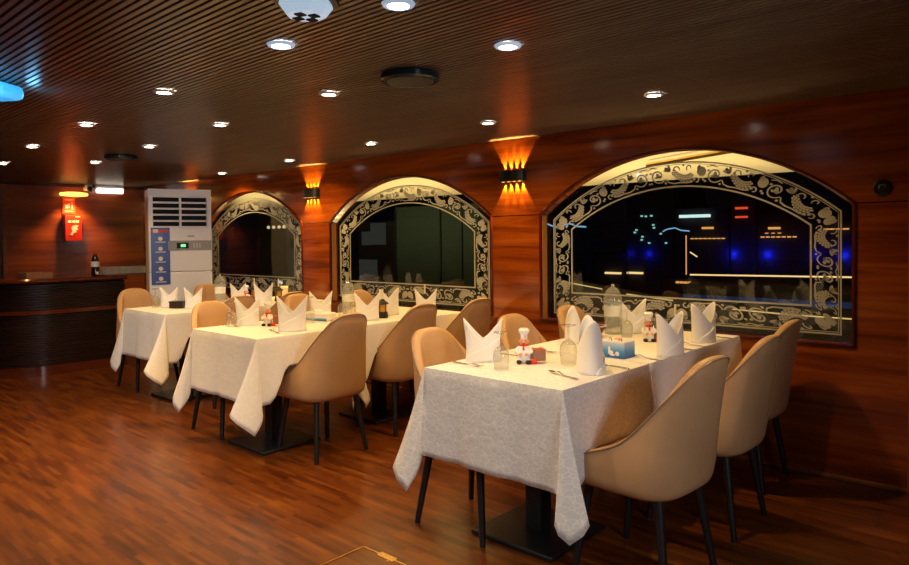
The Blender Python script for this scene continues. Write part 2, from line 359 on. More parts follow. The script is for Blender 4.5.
def blob(cx, cy, rx, ry, rot=0, n=12, pt=0.0):
    o = []
    for i in range(n):
        a = 2 * pi * i / n; x = rx * cos(a) * (1 + pt * (cos(a) > 0.9)); y_ = ry * sin(a)
        o.append((cx + x * cos(rot) - y_ * sin(rot), cy + x * sin(rot) + y_ * cos(rot)))
    return o
def motif():
    ps = []
    # fish: head, scaled body, fanned tail, along an arc that sags in the middle
    def body(t): return (0.045 + 0.20 * t, 0.088 - 0.050 * sin(pi * min(1, t * 1.08)) + 0.012 * t)
    def half(t): return 0.030 * (1 - t) ** 0.45 + 0.006
    ps.append(blob(0.030, 0.096, 0.030, 0.036, -0.5, 14))
    ps.append(blob(0.052, 0.125, 0.010, 0.016, 0.4, 8))
    rows, cols = 4, 8
    for i in range(cols):
        for j in range(rows):
            t = 0.2 + 0.75 * (i + (0.5 if j % 2 else 0)) / cols; c = body(t); hh = half(t); v = (j - (rows - 1) / 2) / rows * 2 * hh
            d = body(min(1, t + 0.05)); ang = math.atan2(d[1] - c[1], d[0] - c[0])
            x, y_ = c[0] - v * sin(ang), c[1] + v * cos(ang); ps.append(blob(x, y_, 0.0108, 0.0078 * (0.5 + 0.5 * hh / 0.03), ang, 6))
    e = body(1.0)
    for a in (0.75, 0.25, 1.3): ps.append(blob(e[0] + 0.026 * cos(a), e[1] + 0.026 * sin(a), 0.026, 0.009, a, 8))
    # scrolls with leaves and tendrils
    ps += ribbon(spiral(0.335, 0.078, 0.056, 0.020, -2.6, 4.2, 26), 0.0052)
    ps.append(blob(0.335, 0.082, 0.020, 0.012, 1.2, 10)); ps.append(blob(0.322, 0.070, 0.014, 0.009, 2.6, 8)); ps.append(blob(0.350, 0.068, 0.014, 0.009, 0.3, 8))
    ps += ribbon([(0.280, 0.050), (0.26, 0.022), (0.22, 0.012), (0.17, 0.016), (0.12, 0.013), (0.08, 0.022)], 0.0048)
    ps += ribbon(spiral(0.205, 0.112, 0.026, 0.008, 3.4, -1.6, 14), 0.0045)
    ps += ribbon(spiral(0.115, 0.122, 0.022, 0.007, -1.0, 3.6, 12), 0.0042)
    ps += ribbon(spiral(0.055, 0.030, 0.026, 0.008, 0.4, 5.0, 14), 0.0042)
    ps += ribbon([(0.335, 0.134), (0.37, 0.142), (0.40, 0.130)], 0.004)
    for x, y_ in ((0.275, 0.125), (0.392, 0.030), (0.385, 0.105), (0.285, 0.02), (0.155, 0.140), (0.008, 0.040)): ps.append(blob(x, y_, 0.009, 0.008, 0, 8))
    return ps
MOT = motif()
def band_loops(hw, off):
    xh = hw - off; zb = ZS0 + max(0.02, off - 0.028); rad = RAD - off; zsp = ZCEN + sqrt(rad * rad - xh * xh)
    return xh, zb, zsp, rad
def seg_pts(hw, off, seg, u):
    xh, zb, zsp, rad = band_loops(hw, off)
    if seg == 0: return (xh, lerp(zb, zsp, u))
    if seg == 2: return (-xh, lerp(zsp, zb, u))
    if seg == 3: return (lerp(-xh, xh, u), zb)
    a0 = math.acos(xh / rad); a = lerp(a0, pi - a0, u); return (rad * cos(a), ZCEN + rad * sin(a))
OFF_O, OFF_I = 0.072, 0.225
def etched(hw):
    mb = MB(); Y0, Y1 = W + 0.060, W + 0.0625
    for seg, cnt in ((0, 2), (1, 5), (2, 2), (3, 4)):
        for k in range(cnt):
            flip = (k % 2 == 1) if seg != 1 else (k > 2)
            for poly in MOT:
                q = []
                for (s_, t_) in poly:
                    s2 = s_ / MOT_L; s2 = 1 - s2 if flip else s2; t2 = min(1, max(0, t_ / 0.15))
                    u = (k + s2) / cnt; t2 = 0.06 + 0.88 * t2
                    a = seg_pts(hw, OFF_I, seg, u); b = seg_pts(hw, OFF_O, seg, u)
                    q.append((lerp(a[0], b[0], t2), lerp(a[1], b[1], t2)))
                mb.prism(q, Y0, Y1)
        for off, wd in ((OFF_O, 0.0045), (OFF_O + 0.012, 0.002), (OFF_I, 0.005)):   # border lines
            n = 40 if seg == 1 else 1
            for i in range(n):
                a = seg_pts(hw, off - wd, seg, i / n); b = seg_pts(hw, off - wd, seg, (i + 1) / n); c = seg_pts(hw, off + wd, seg, (i + 1) / n); d = seg_pts(hw, off + wd, seg, i / n)
                mb.prism([a, b, c, d], Y0, Y1)
    return mb
for i, (c, hw) in enumerate(zip(WINC, WINH)):
    e = bpy.data.objects.new('window_%d' % (i + 1), None); C.objects.link(e); e.location = (c, 0, 0); struct(e)
    if hw == HWID:
        n = 48; inner = [(-hw, ZS0)] + [(-hw + 2 * hw * k / n, arch(-hw + 2 * hw * k / n)) for k in range(n + 1)] + [(hw, ZS0)]
        MB().prism(inner, W + 0.064, W + 0.070).build('glass_pane', 'pane', e, smooth=False)
        etched(hw).build('etched_border', 'etched', e, smooth=False)
        # raised wooden surround
        def offp(o): return [(-hw - o, ZS0 - o)] + [((-hw + 2 * hw * k / n) * (1 + o / hw), arch(-hw + 2 * hw * k / n) + o * 0.9) for k in range(n + 1)] + [(hw + o, ZS0 - o)]
        rows = []
        for o_, yy in ((-0.001, W + 0.012), (-0.003, W - 0.010), (0.006, W - 0.014), (0.014, W - 0.010), (0.017, W + 0.002)):
            rows.append([(x, yy, z) for x, z in offp(o_)])
        MB().grid(rows, True).build('surround', 'trimwood', e)
        for sx in (-1, 1):
            B((sx * (hw - 0.003), W + 0.038, (ZS0 + ZSP) / 2), (0.006, 0.05, ZSP - ZS0)).build('jamb_lining', 'jamb', e, smooth=False)
    else:
        B((0, W + 0.07, (ZS0 + 1.9) / 2), (2 * hw, 0.006, 1.9 - ZS0)).build('glass_pane', 'pane', e, smooth=False)

# ------------------------------------------------------------------ what lies outside the windows
def outside():
    struct(B((-4, 21, -1.2), (60, 33, 0.1)).build('harbour_water', 'water', smooth=False))
    d = B((-4.5, (W + 0.2 + 7.3) / 2, 2.0), (18, 7.3 - W - 0.2, 0.06)).build('deck_soffit', 'soffit', smooth=False); struct(d)
    d = B((-4.5, (W + 0.15 + 6.2) / 2, -0.1), (18, 6.0 - W, 0.06)).build('deck_outer', 'deck', smooth=False); struct(d)
outside()
for x in (-1.6, -2.9, -4.3, -5.8, -7.4, -9.0):     # deck uplights at the foot of the outer wall
    spot((x, 5.3, 0.15), (x, 5.9, 2.0), 150, (1.0, 0.72, 0.32), 130, 0.6, 0.05)
# brass rod hung below the soffit
tag(MB().tube([(-2.62, 5.25, 1.93), (-1.75, 4.78, 1.93)], 0.018).build('curtain_rod', 'brass'), 'slanting brass rod under the lit outer soffit', 'rod')
def lights(name, label, cat, boxes, m, group=None, body=None):
    """one far-off lit thing: dark body with its lamps as parts"""
    xs = [b[0] for b in boxes]; e = thing(name, label, cat, (sum(xs) / len(xs), boxes[0][1], 0), 0, group)
    cx, cy_ = e.location.x, e.location.y
    if body:
        (x0, x1, z0, z1, dep) = body; B(((x0 + x1) / 2 - cx, dep / 2 + 0.06, (z0 + z1) / 2), (x1 - x0, dep, z1 - z0)).build('facade', 'night', e, smooth=False)
    for (x, y_, z, wx, wz, mm) in boxes:
        B((x - cx, y_ - cy_, z), (wx, 0.08, wz)).build('lit_window', mm or m, e, smooth=False)
    return e
rnd = random.Random(3)
def row(x0, x1, z, n, y_, wx, wz, m=None): return [(lerp(x0, x1, (k + 0.5) / n), y_, z, wx, wz, m) for k in range(n)]
Y = 16.0
lights('quay_building', 'dark quayside block with two rows of red lamps', 'building', row(-5.83, -5.54, 1.96, 4, Y, 0.04, 0.05) + row(-5.83, -5.54, 1.757, 4, Y, 0.04, 0.045), 'red_lamp_light', None, (-5.95, -5.4, -1.1, 2.15, 2))
lights('quay_building', 'dark block with a long white lamp and amber windows', 'building', [(-6.78, Y, 1.81, 0.74, 0.07, 'white_lamp_light')] + row(-6.9, -6.05, 1.272, 8, Y, 0.055, 0.025) + row(-6.6, -6.33, 1.52, 5, Y, 0.04, 0.05), 'amber_window_light', None, (-7.3, -6.02, -1.1, 2.0, 2))
lights('quay_building', 'dark tower dotted with pale green windows', 'building', [(lerp(-8.35, -7.5, rnd.random()), Y, z, 0.028, 0.04, None) for z in (1.85, 1.85, 1.84, 1.62, 1.55, 1.5, 1.44, 1.4, 1.33, 1.25, 1.17, 1.17)], 'green_window_light', None, (-8.6, -7.35, -1.1, 2.6, 2))
lights('quay_building', 'dark block with two bright amber window rows by the frame', 'building', row(-5.28, -4.5, 1.295, 7, Y, 0.06, 0.028) + row(-5.1, -4.85, 1.49, 4, Y, 0.05, 0.05) + row(-5.2, -4.8, 1.38, 3, Y, 0.05, 0.02) + row(-4.0, -3.5, 1.45, 4, Y, 0.1, 0.03), 'amber_window_light', None, (-5.35, -3.4, -1.1, 1.8, 2))
lights('quay_building', 'low dark block with two short rows of cream lamps', 'building', row(-9.2, -8.73, 0.39, 6, Y, 0.055, 0.05) + row(-8.56, -8.12, 0.41, 6, Y, 0.055, 0.05), 'deck_light_strip', None, (-9.6, -8.65, -1.1, 0.9, 0.8))
lights('quay_building', 'low dark quay shed with a broken row of amber lamps', 'building', row(-6.9, -6.06, 0.27, 9, 15.2, 0.05, 0.045) + row(-5.4, -4.95, 0.21, 4, 15.2, 0.05, 0.04), 'amber_window_light', None, (-7.2, -4.6, -1.16, 0.34, 0.3))
for (x, p, lab) in ((-8.48, 5, 'faint blue flood lamp, beside the green-dotted tower'), (-7.98, 12, 'small blue flood lamp below the green-dotted tower'), (-5.88, 26, 'bright blue flood lamp below the red lamp rows'), (-5.13, 24, 'bright blue flood lamp below the amber window rows'), (-4.15, 6, 'narrow blue flood lamp near the etched border'), (-3.6, 20, 'blue flood lamp seen past the etched border')):
    f_ = thing('flood_lamp', lab, 'lamp', (x, 15.9, 0.0), 0, 'blue flood lamps across the harbour')
    MB().ball((0, 0, 0.75), (0.03, 0.03, 0.03)).build('lamp_head', 'black', f_)
    MB().tube([(0, 0.0, -1.15), (0, 0.0, 0.74)], 0.012).build('post', 'black', f_)
    point((x, 15.985, 0.90), p * 0.2, (0.01, 0.02, 1.0), 0.01)
# neighbouring boats
t = thing('moored_boat', 'moored boat outlined by a long yellow deck light and post', 'boat', (-3.2, 10, -1.1))
MB().tube([(-1.11, 0, 1.86), (3.6, 0, 1.92)], 0.011).build('deck_light', 'deck_light_strip', t); MB().tube([(-1.17, 0, 1.86), (-1.17, 0, 2.45)], 0.009).build('post_light', 'amber_window_light', t)
MB().tube([(-1.11, 0, 2.20), (-1.0, 0, 2.13)], 0.010).build('strut_light', 'deck_light_strip', t)
B((1.2, 0.7, 0.9), (4.9, 1.2, 1.7)).build('hull', 'night', t, smooth=False, bev=0.1)
t = thing('dark_boat', 'low boat bow traced by a curved amber rail light', 'boat', (-3.2, 7.2, -1.1))
cv = [(-1.65, 1.93), (-0.98, 1.845), (-0.66, 1.80), (-0.1, 1.755), (0.55, 1.70), (1.1, 1.68), (1.7, 1.675), (2.6, 1.68)]
for i0, i1 in ((0, 1), (2, 3), (4, 7)): MB().tube([(x, 0.0, z - 0.02) for x, z in cv[i0:i1 + 1]], 0.007).build('rail_light', 'rail_light', t)
MB().prism([(x, z - 0.05) for x, z in cv] + [(2.6, 0.0), (-1.3, 0.0)], 0.06, 0.5).build('hull', 'night', t, smooth=False)
t = thing('blue_reflection_strip', 'pale blue glowing strip added for a reflection outside', 'reflection strip', (-2.7, 8.6, -1.15))  # glowing strip and its base added to stand for a bluish reflection
B((0, 0.25, 0.80), (2.2, 0.5, 1.6)).build('strip_base', 'night', t, smooth=False); B((0, -0.01, 1.70), (2.2, 0.04, 0.07)).build('reflection_glow', 'blue_reflection_glow', t, smooth=False); B((0, 0.25, 1.63), (2.2, 0.5, 0.06)).build('strip_cap', 'night', t, smooth=False)
for i, (x0, pts, lab) in enumerate(((0, [(-10.95, 1.64), (-10.6, 1.70), (-10.4, 1.63), (-10.2, 1.58), (-10.0, 1.68), (-9.85, 1.69), (-9.7, 1.62), (-9.4, 1.60)], 'long wavy pale blue neon line at the window edge'), (0, [(-7.3, 1.45), (-7.2, 1.50), (-7.0, 1.53), (-6.85, 1.47), (-6.65, 1.45)], 'short wavy blue neon line under the white lamp'))):
    t = thing('neon_sign', lab, 'light', (pts[0][0], 15.4, -1.1), 0, 'neon lines on the far quay')
    MB().tube([(x - pts[0][0], 0, z + 1.1) for x, z in pts], 0.02 if i == 0 else 0.014).build('neon_tube', 'blue_neon_light', t)
    for x, z in (pts[0], pts[-1]): MB().tube([(x - pts[0][0], 0.02, -0.06), (x - pts[0][0], 0.02, z + 1.1)], 0.012).build('sign_post', 'black', t)
t = thing('moored_boat', 'dark green boat cabin standing close outside the middle window', 'boat', (-7.9, 8.2, -1.1))
B((0, 0.6, 1.55), (1.9, 1.2, 2.9)).build('cabin', 'hull', t, smooth=False, bev=0.02)
for dx in (-0.93, 0.15, 0.62): B((dx, -0.01, 1.55), (0.03, 0.03, 2.8)).build('cabin_post', 'black', t, smooth=False)
t = thing('cabin_boat', 'boat cabin with dim cream windows beyond the middle window', 'boat', (-10.55, 9.2, -1.1))
B((0.1, 0.4, 1.4), (1.3, 0.7, 2.8)).build('cabin', 'night', t, smooth=False)
B((0.12, 0, 2.55), (0.40, 0.06, 0.44)).build('lit_window', 'dim_cabin_window', t, smooth=False); B((-0.25, 0, 2.46), (0.22, 0.06, 0.28)).build('lit_window', 'dim_cabin_window', t, smooth=False); B((-0.2, 0, 1.75), (0.5, 0.06, 0.55)).build('lit_window', 'dim_cabin_window', t, smooth=False)
lights('string_lights', 'row of tiny cool dots above the dark green cabin', 'lights', [(-13.77, 12, 1.609, 0.05, 0.05, None), (-13.53, 12, 1.605, 0.05, 0.05, None), (-13.14, 12, 1.6, 0.06, 0.06, None), (-12.95, 12, 1.598, 0.08, 0.06, None), (-12.75, 12, 1.59, 0.05, 0.05, None), (-12.55, 12, 1.57, 0.06, 0.06, None), (-12.6, 12, 1.44, 0.04, 0.04, None), (-10.79, 12, 1.4, 0.06, 0.22, 'blue_neon_light'), (-10.5, 12, 1.41, 0.06, 0.08, 'blue_neon_light')], 'white_lamp_light', None, (-13.9, -10.4, -1.16, 2.0, 0.5))
t = thing('cabin_boat', 'grey boat cabin with small amber lamps beyond the far window', 'boat', (-12.6, 8.2, -1.1))
B((0, 0.6, 1.55), (1.5, 1.0, 3.0)).build('cabin', 'greyhull', t, smooth=False, bev=0.02)
for dx in (-0.25, -0.05, 0.15, 0.33): MB().ball((dx, 0.02, 2.72), 0.035).build('cabin_lamp', 'bollard_light', t)
MB().ball((0.18, 0.02, 1.55), 0.04).build('cabin_lamp', 'white_lamp_light', t)
for x, z in ((-8.2, 1.35), (-12.6, 1.2)): spot((x, 6.6, 0.1), (x, 8.4, 1.2), 1.6, (0.9, 0.95, 0.85), 90, 0.8, 0.05)  # weak light added so the boat cabins show, no lamp modelled

# ------------------------------------------------------------------ ceiling fittings
def dl_label(i):
    near = ['round white downlight cut by the top edge of the photo', 'cool white recessed downlight above the open floor, nearest of its row', 'recessed downlight above the open floor, second of its row', 'recessed downlight above the open floor, third of its row', 'recessed downlight above the open floor, fourth of its row', 'tiny recessed downlight above the open floor, farthest of its row',
            'recessed downlight over the aisle end of the nearest table', 'recessed downlight beside the black ceiling speaker, over the gap between tables', 'recessed downlight over the aisle end of the second table', 'recessed downlight over the aisle side of the far table', 'recessed downlight in front of the bar',
            'recessed downlight over the nearest arched window', 'recessed downlight by the wall lamp nearest the camera', 'recessed downlight over the middle arched window', 'recessed downlight by the middle wall lamp', 'recessed downlight above the air conditioner']
    return near[i]
for i, (x, y, p, c) in enumerate(DOWN):
    cool = c is NEUT
    e = thing('recessed_downlight', dl_label(i), 'ceiling light', (x, y, ZC), 0, 'recessed ceiling downlights')
    MB().lathe([(0.034, -0.003), (0.036, -0.011), (0.050, -0.009), (0.054, -0.0015), (0.050, -0.001)], n=24, cap=False).build('trim_ring', 'ringglow' if cool or i == 6 else 'whitetrim', e)
    MB().lathe([(0.0345, -0.0045), (0.0345, 0.010)], n=20).build('lens', 'lensc' if cool else 'lens', e)
e = thing('ceiling_speaker', 'large black oval ceiling speaker above the nearest tables', 'speaker', (-2.267, 2.205, ZC), 0, 'black ceiling speakers')
MB().lathe([(0.125, 0.0), (0.135, -0.008), (0.135, -0.030), (0.128, -0.036), (0.115, -0.034)], n=40).build('housing', 'bluedark', e)
MB().lathe([(0.113, -0.030), (0.108, -0.037)], n=36).build('grille', 'bluegrille', e)
dup(e, 'small dark ceiling speaker high over the far table', (-6.2, 2.5, ZC))
e = thing('octagonal_fixture', 'white octagonal ceiling fixture with dark openings at the top edge', 'light', (-1.80, 1.30, ZC), 0.3)
MB().lathe([(0.080, 0), (0.085, -0.02), (0.062, -0.05), (0.05, -0.052)], n=8).build('housing', 'octglow', e, smooth=False)
for a in (0, pi / 2, pi, 3 * pi / 2): B((0.03 * cos(a), 0.03 * sin(a), -0.053), (0.028, 0.028, 0.006), a).build('opening', 'dark', e, smooth=False)
MB().lathe([(0.105, 0.0), (0.105, -0.008), (0.09, -0.009)], n=8).build('mounting_plate', 'black', e, smooth=False)
e = thing('blue_ceiling_lamp', 'blue glowing box hung from the slats at the photo edge', 'light', (-3.74, 0.955, ZC), 0.6)
B((0, 0, -0.045), (0.16, 0.16, 0.07)).build('housing', 'blueglow', e, bev=0.025); MB().tube([(0, 0, -0.012), (0, 0, 0.0)], 0.03).build('stem', 'black', e)
point((-3.80, 1.12, ZC - 0.05), 0.30, (0.15, 0.55, 1.0), 0.03)

# ------------------------------------------------------------------ wall fittings
def sconce(x, label):
    e = thing('wall_sconce', label, 'wall lamp', (x, W, 1.815), 0, 'up and down wall lamps')
    pts = []
    for k in range(13): a = pi * k / 12; pts.append((0.118 * cos(a) if abs(cos(a)) < 0.999 else 0.118 * cos(a), -0.075 * (sin(a) ** 0.45)))
    mb = MB(); rows = [[(px, py, z) for px, py in pts] for z in (-0.042, 0.042)]; mb.grid(rows, True, True); mb.build('housing', 'black', e, bev=0.004)
    for dz in (-1, 1):
        for k in range(4):
            xx = -0.078 + 0.052 * k
            MB().lathe([(0.011, dz * 0.040), (0.011, dz * 0.0435)], (xx, -0.036, 0), n=12).build('aperture', 'warmglow', e)
            s_ = spot((x + xx, W - 0.007, 1.815 + dz * 0.045), (x + xx * 1.6, W - 0.005, 1.815 + dz * 0.30), 26.0, (1.0, 0.56, 0.14), 44, 0.3, 0.002)
for x, lb in ((-3.185, 'black wall lamp throwing orange fans, between the nearest and middle windows'), (-5.737, 'black wall lamp throwing orange fans, between the middle and far windows'), (-8.28, 'wall lamp half hidden above the white air conditioner')): sconce(x, lb)
e = thing('wall_socket', 'round black wall fitting beyond the nearest window', 'wall fitting', (-0.762, W, 1.588))
MB().lathe([(0.045, 0), (0.045, 0.010), (0.036, 0.014), (0.034, 0.006)], n=28).build('rim', 'black', e).rotation_euler = (pi / 2, 0, 0)
B((0, -0.012, 0.008), (0.034, 0.012, 0.020)).build('holder', 'grey', e, bev=0.003)
B((0, -0.016, 0.002), (0.022, 0.014, 0.022)).build('button', 'blackmatte', e, bev=0.003)
# back wall: fire box, notice, emergency light, camera
def onback(name, label, cat, y_, z): return thing(name, label, cat, (XB, y_, z), 0)
e = onback('fire_notice', 'orange notice with white symbols above the red fire box', 'sign', 3.235, 1.82)
B((0.012, 0, 0), (0.024, 0.15, 0.20)).build('panel', 'orangesign', e, smooth=False)
for (dy, dz, wy, wz) in ((-0.03, -0.01, 0.035, 0.05), (0.0, 0.0, 0.012, 0.06), (0.035, -0.015, 0.018, 0.06), (0.035, 0.04, 0.018, 0.014), (0.0, 0.075, 0.09, 0.010), (0.0, -0.07, 0.1, 0.006)):
    B((0.026, dy, dz), (0.004, wy, wz), 0).build('symbol', 'signwhite', e, smooth=False)
e = onback('fire_box', 'red fire box with white flame picture on the back wall', 'fire box', 3.262, 1.53)
B((0.05, 0, 0), (0.10, 0.205, 0.34)).build('case', 'redsign', e, smooth=False, bev=0.006)
fl = [(-0.05, -0.08), (-0.02, -0.085), (0.0, -0.05), (0.035, -0.045), (0.02, -0.02), (0.055, -0.01), (0.035, 0.015), (0.06, 0.04), (0.02, 0.05), (-0.015, 0.04), (-0.03, 0.01), (-0.02, -0.03)]
mb = MB(); mb.add([(0.1005, y_, z - 0.01) for y_, z in fl] + [(0.104, y_, z - 0.01) for y_, z in fl], [tuple(range(12)), tuple(range(23, 11, -1))] + [(i, (i + 1) % 12, (i + 1) % 12 + 12, i + 12) for i in range(12)]); mb.build('flame_picture', 'signwhite', e, smooth=False)
for dy, wy in ((-0.05, 0.04), (0.0, 0.035), (0.045, 0.035)): B((0.102, dy, 0.085), (0.004, wy, 0.032)).build('marking', 'signwhite', e, smooth=False)
B((0.102, 0.05, 0.145), (0.004, 0.06, 0.008)).build('marking', 'signwhite', e, smooth=False)
e = onback('lamplight_oval', 'glowing amber oval added for the lamplight ellipse over the fire notice', 'wall lamp', 3.27, 1.965)  # glowing oval put in for the pool of light near the ceiling
MB().lathe([(0.05, -0.03), (0.16, -0.02), (0.175, 0.0), (0.16, 0.02), (0.08, 0.03)], n=32, sy=1.0).build('glow_oval', 'warmglow', e).scale = (0.5, 1, 1)
e.location.x = XB + 0.1
spot((XB + 0.2, 3.27, 1.92), (XB + 0.06, 3.27, 0.9), 40.0, (1.0, 0.5, 0.16), 110, 0.7, 0.04)
e = onback('emergency_light', 'glowing white emergency tube light high on the back wall', 'light', 3.72, 2.055)
B((0.05, 0, 0.02), (0.10, 0.37, 0.06)).build('housing', 'whitetrim', e, bev=0.01)
mb = MB().tube([(0.09, -0.165, -0.025), (0.09, 0.165, -0.025)], 0.036, 12); mb.build('tube', 'tube', e)
e = onback('security_camera', 'small white security camera beside the emergency tube light', 'camera', 3.45, 2.04)
B((0.08, 0, 0.02), (0.12, 0.08, 0.08)).build('body', 'white', e, bev=0.015); MB().ball((0.15, 0, 0.0), 0.034).build('lens', 'black', e); B((0.01, 0, 0.02), (0.02, 0.06, 0.06)).build('bracket', 'white', e)

# ------------------------------------------------------------------ bar
def bar():
    e = thing('bar_counter', 'dark ribbed wooden bar counter with a rounded end', 'bar', (-7.72, 2.8, 0))
    ox, oy = -7.72, 2.8; path = []
    rr = 0.55; cx, cyy = -7.72 - rr, 2.42
    path.append(((-7.72, 3.12), (1, 0))); path.append(((-7.72, 2.75), (1, 0)))
    for k in range(13):
        a = -pi / 2 * k / 12; path.append(((cx + rr * cos(a), cyy + rr * sin(a)), (cos(a), sin(a))))
    path.append(((-9.45, cyy - rr), (0, -1)))
    def sweep(prof):
        rows = []
        for (p, nn) in path: rows.append([(p[0] + nn[0] * o - ox, p[1] + nn[1] * o - oy, z) for o, z in prof])
        mb = MB(); mb.grid(rows, False); n = len(prof)
        mb.f.append(tuple(range(n))); mb.f.append(tuple((len(path) - 1) * n + k for k in range(n))); return mb
    def rect(o0, o1, z0, z1): return [(o0, z0), (o1, z0), (o1, z1), (o0, z1), (o0, z0)]
    sweep(rect(-0.06, 0.022, 0.0, 0.10)).build('plinth', 'counterwood', e, smooth=True, bev=0.004)
    prof = [(-0.06, 0.10)]; z = 0.10
    while z < 0.93: prof += [(0.0, z), (0.012, z + 0.006), (0.012, z + 0.016), (0.0, z + 0.022)]; z += 0.026
    prof += [(-0.06, 0.94), (-0.06, 0.10)]
    sweep(prof).build('ribbed_front', 'rib', e)
    sweep(rect(-0.01, 0.03, 0.625, 0.665)).build('rail', 'counterwood', e, bev=0.004)
    sweep([(-0.50, 0.94), (0.07, 0.94), (0.085, 0.955), (0.085, 0.968), (0.07, 0.985), (-0.50, 0.985), (-0.50, 0.94)]).build('counter_top', 'counterwood', e)
bar()
ZB = 0.985
def bottle_cola():
    e = thing('drink_bottle', 'dark soft drink bottle with pale label standing on the bar', 'bottle', (-7.82, 2.86, ZB))
    MB().lathe([(0.030, 0), (0.040, 0.008), (0.040, 0.05), (0.036, 0.075), (0.040, 0.10), (0.040, 0.165), (0.030, 0.195), (0.015, 0.225), (0.014, 0.235)], n=20).build('bottle_body', 'cola', e)
    MB().lathe([(0.0415, 0.098), (0.0415, 0.155)], n=20).build('label', 'label', e)
    MB().lathe([(0.017, 0.232), (0.017, 0.255), (0.012, 0.262)], n=16).build('cap', 'redsign', e)
    B((0.041, 0.005, 0.03), (0.002, 0.022, 0.03)).build('emblem', 'label', e)
bottle_cola()
e = thing('wooden_tray', 'low wooden tray lying at the rounded bar end', 'tray', (-7.98, 2.33, ZB), 0.1)
B((0, 0, 0.006), (0.22, 0.25, 0.012)).build('tray_base', 'tray', e)
for dx, dy, wx, wy in ((0.105, 0, 0.01, 0.25), (-0.105, 0, 0.01, 0.25), (0, 0.12, 0.2, 0.01), (0, -0.12, 0.2, 0.01)): B((dx, dy, 0.03), (wx, wy, 0.05)).build('tray_side', 'tray', e)
tag(B((-7.84, 3.17, ZB + 0.006), (0.22, 0.50, 0.012)).build('serving_tray', 'steel', bev=0.003), 'steel tray under upturned tumblers on the bar', 'tray')
e0 = None
for i in range(3):
    for j in range(6):
        x, y_ = -7.77 - 0.068 * i, 2.96 + 0.08 * j
        if e0 is None:
            mb = MB().lathe([(0.031, 0), (0.034, 0.002), (0.027, 0.075), (0.025, 0.078), (0.0, 0.078)], n=14, cap=False); e0 = mb.build('tumbler', 'pet', loc=(x, y_, ZB + 0.0125))
            tag(e0, 'upturned clear tumbler on the bar tray by the air conditioner', 'glass', 'upturned tumblers on the bar')
        else:
            o = e0.copy(); C.objects.link(o); o.location = (x, y_, ZB + 0.0125)

# ------------------------------------------------------------------ air conditioner
def aircon():
    e = thing('air_conditioner', 'tall white floor standing air conditioner beside the bar', 'air conditioner', (-7.22, 3.50, 0), radians(-17))
    w_, d_, h_ = 0.63, 0.28, 1.90
    B((-0.02, 0, 0.035), (d_ - 0.02, w_ - 0.02, 0.07)).build('foot', 'acside', e, bev=0.004)
    B((-0.03, 0, h_ / 2 + 0.035), (d_ - 0.06, w_, h_ - 0.07)).build('cabinet', 'acside', e, bev=0.012)
    fx = 0.12
    # front made of frame pieces around the outlet, so the outlet is a real recess
    gz0, gz1 = 1.49, 1.83; gy = 0.27
    mb = MB(); mb.box((fx, 0, (0.09 + 1.02) / 2), (0.06, w_, 1.02 - 0.09)); mb.build('lower_panel', 'white', e, bev=0.012)
    B((fx, 0, (1.025 + gz0) / 2), (0.06, w_, gz0 - 1.025)).build('upper_panel', 'white', e, bev=0.008)
    mb = MB(); mb.box((fx, 0, (gz1 + h_) / 2), (0.06, w_, h_ - gz1)); mb.box((fx, -(gy + w_ / 2) / 2, (gz0 + gz1) / 2), (0.06, w_ / 2 - gy, gz1 - gz0 + 0.01)); mb.box((fx, (gy + w_ / 2) / 2, (gz0 + gz1) / 2), (0.06, w_ / 2 - gy, gz1 - gz0 + 0.01)); mb.build('outlet_frame', 'white', e, bev=0.006)
    B((fx - 0.045, 0, (gz0 + gz1) / 2), (0.05, gy * 2, gz1 - gz0)).build('outlet_void', 'dark', e, smooth=False)
    for k in range(6): 
        o = MB().box((fx + 0.005, 0, gz0 + 0.008 + k * (gz1 - gz0 - 0.016) / 5), (0.035, gy * 2, 0.020)); o.build('louvre', 'white', e, bev=0.004)
    B((fx + 0.012, 0, (gz0 + gz1) / 2), (0.03, 0.022, gz1 - gz0)).build('louvre_post', 'white', e, bev=0.003)
    B((fx + 0.032, 0.09, 1.30), (0.008, 0.44, 0.105)).build('control_strip', 'grey', e, bev=0.003)
    B((fx + 0.037, 0.015, 1.30), (0.004, 0.12, 0.06)).build('display', 'dark', e); B((fx + 0.0395, 0.02, 1.30), (0.003, 0.05, 0.03)).build('digits', 'greendisp', e)
    for k in range(3): B((fx + 0.037, 0.13 + 0.03 * k, 1.30), (0.004, 0.012, 0.05)).build('button', 'acside', e)
    s_ = B((fx + 0.032, -0.205, 1.19), (0.006, 0.185, 0.60)).build('sticker', 'bluestick', e)
    for k in range(5):
        mb = MB().lathe([(0.022, 0), (0.022, 0.004)], n=14); o = mb.build('icon', 'label', s_); o.location = (fx + 0.0345, -0.205, 0.955 + 0.105 * k); o.rotation_euler = (0, pi / 2, 0)
        B((fx + 0.036, -0.205, 0.92 + 0.105 * k), (0.003, 0.10, 0.008)).build('caption', 'label', s_)
    B((fx + 0.036, -0.205, 1.455), (0.003, 0.16, 0.03)).build('heading', 'redsign', s_); B((fx + 0.0365, -0.25, 1.455), (0.003, 0.05, 0.04)).build('heading', 'label', s_)
    B((fx + 0.0315, 0.10, 1.40), (0.004, 0.07, 0.014)).build('badge', 'grey', e)
aircon()

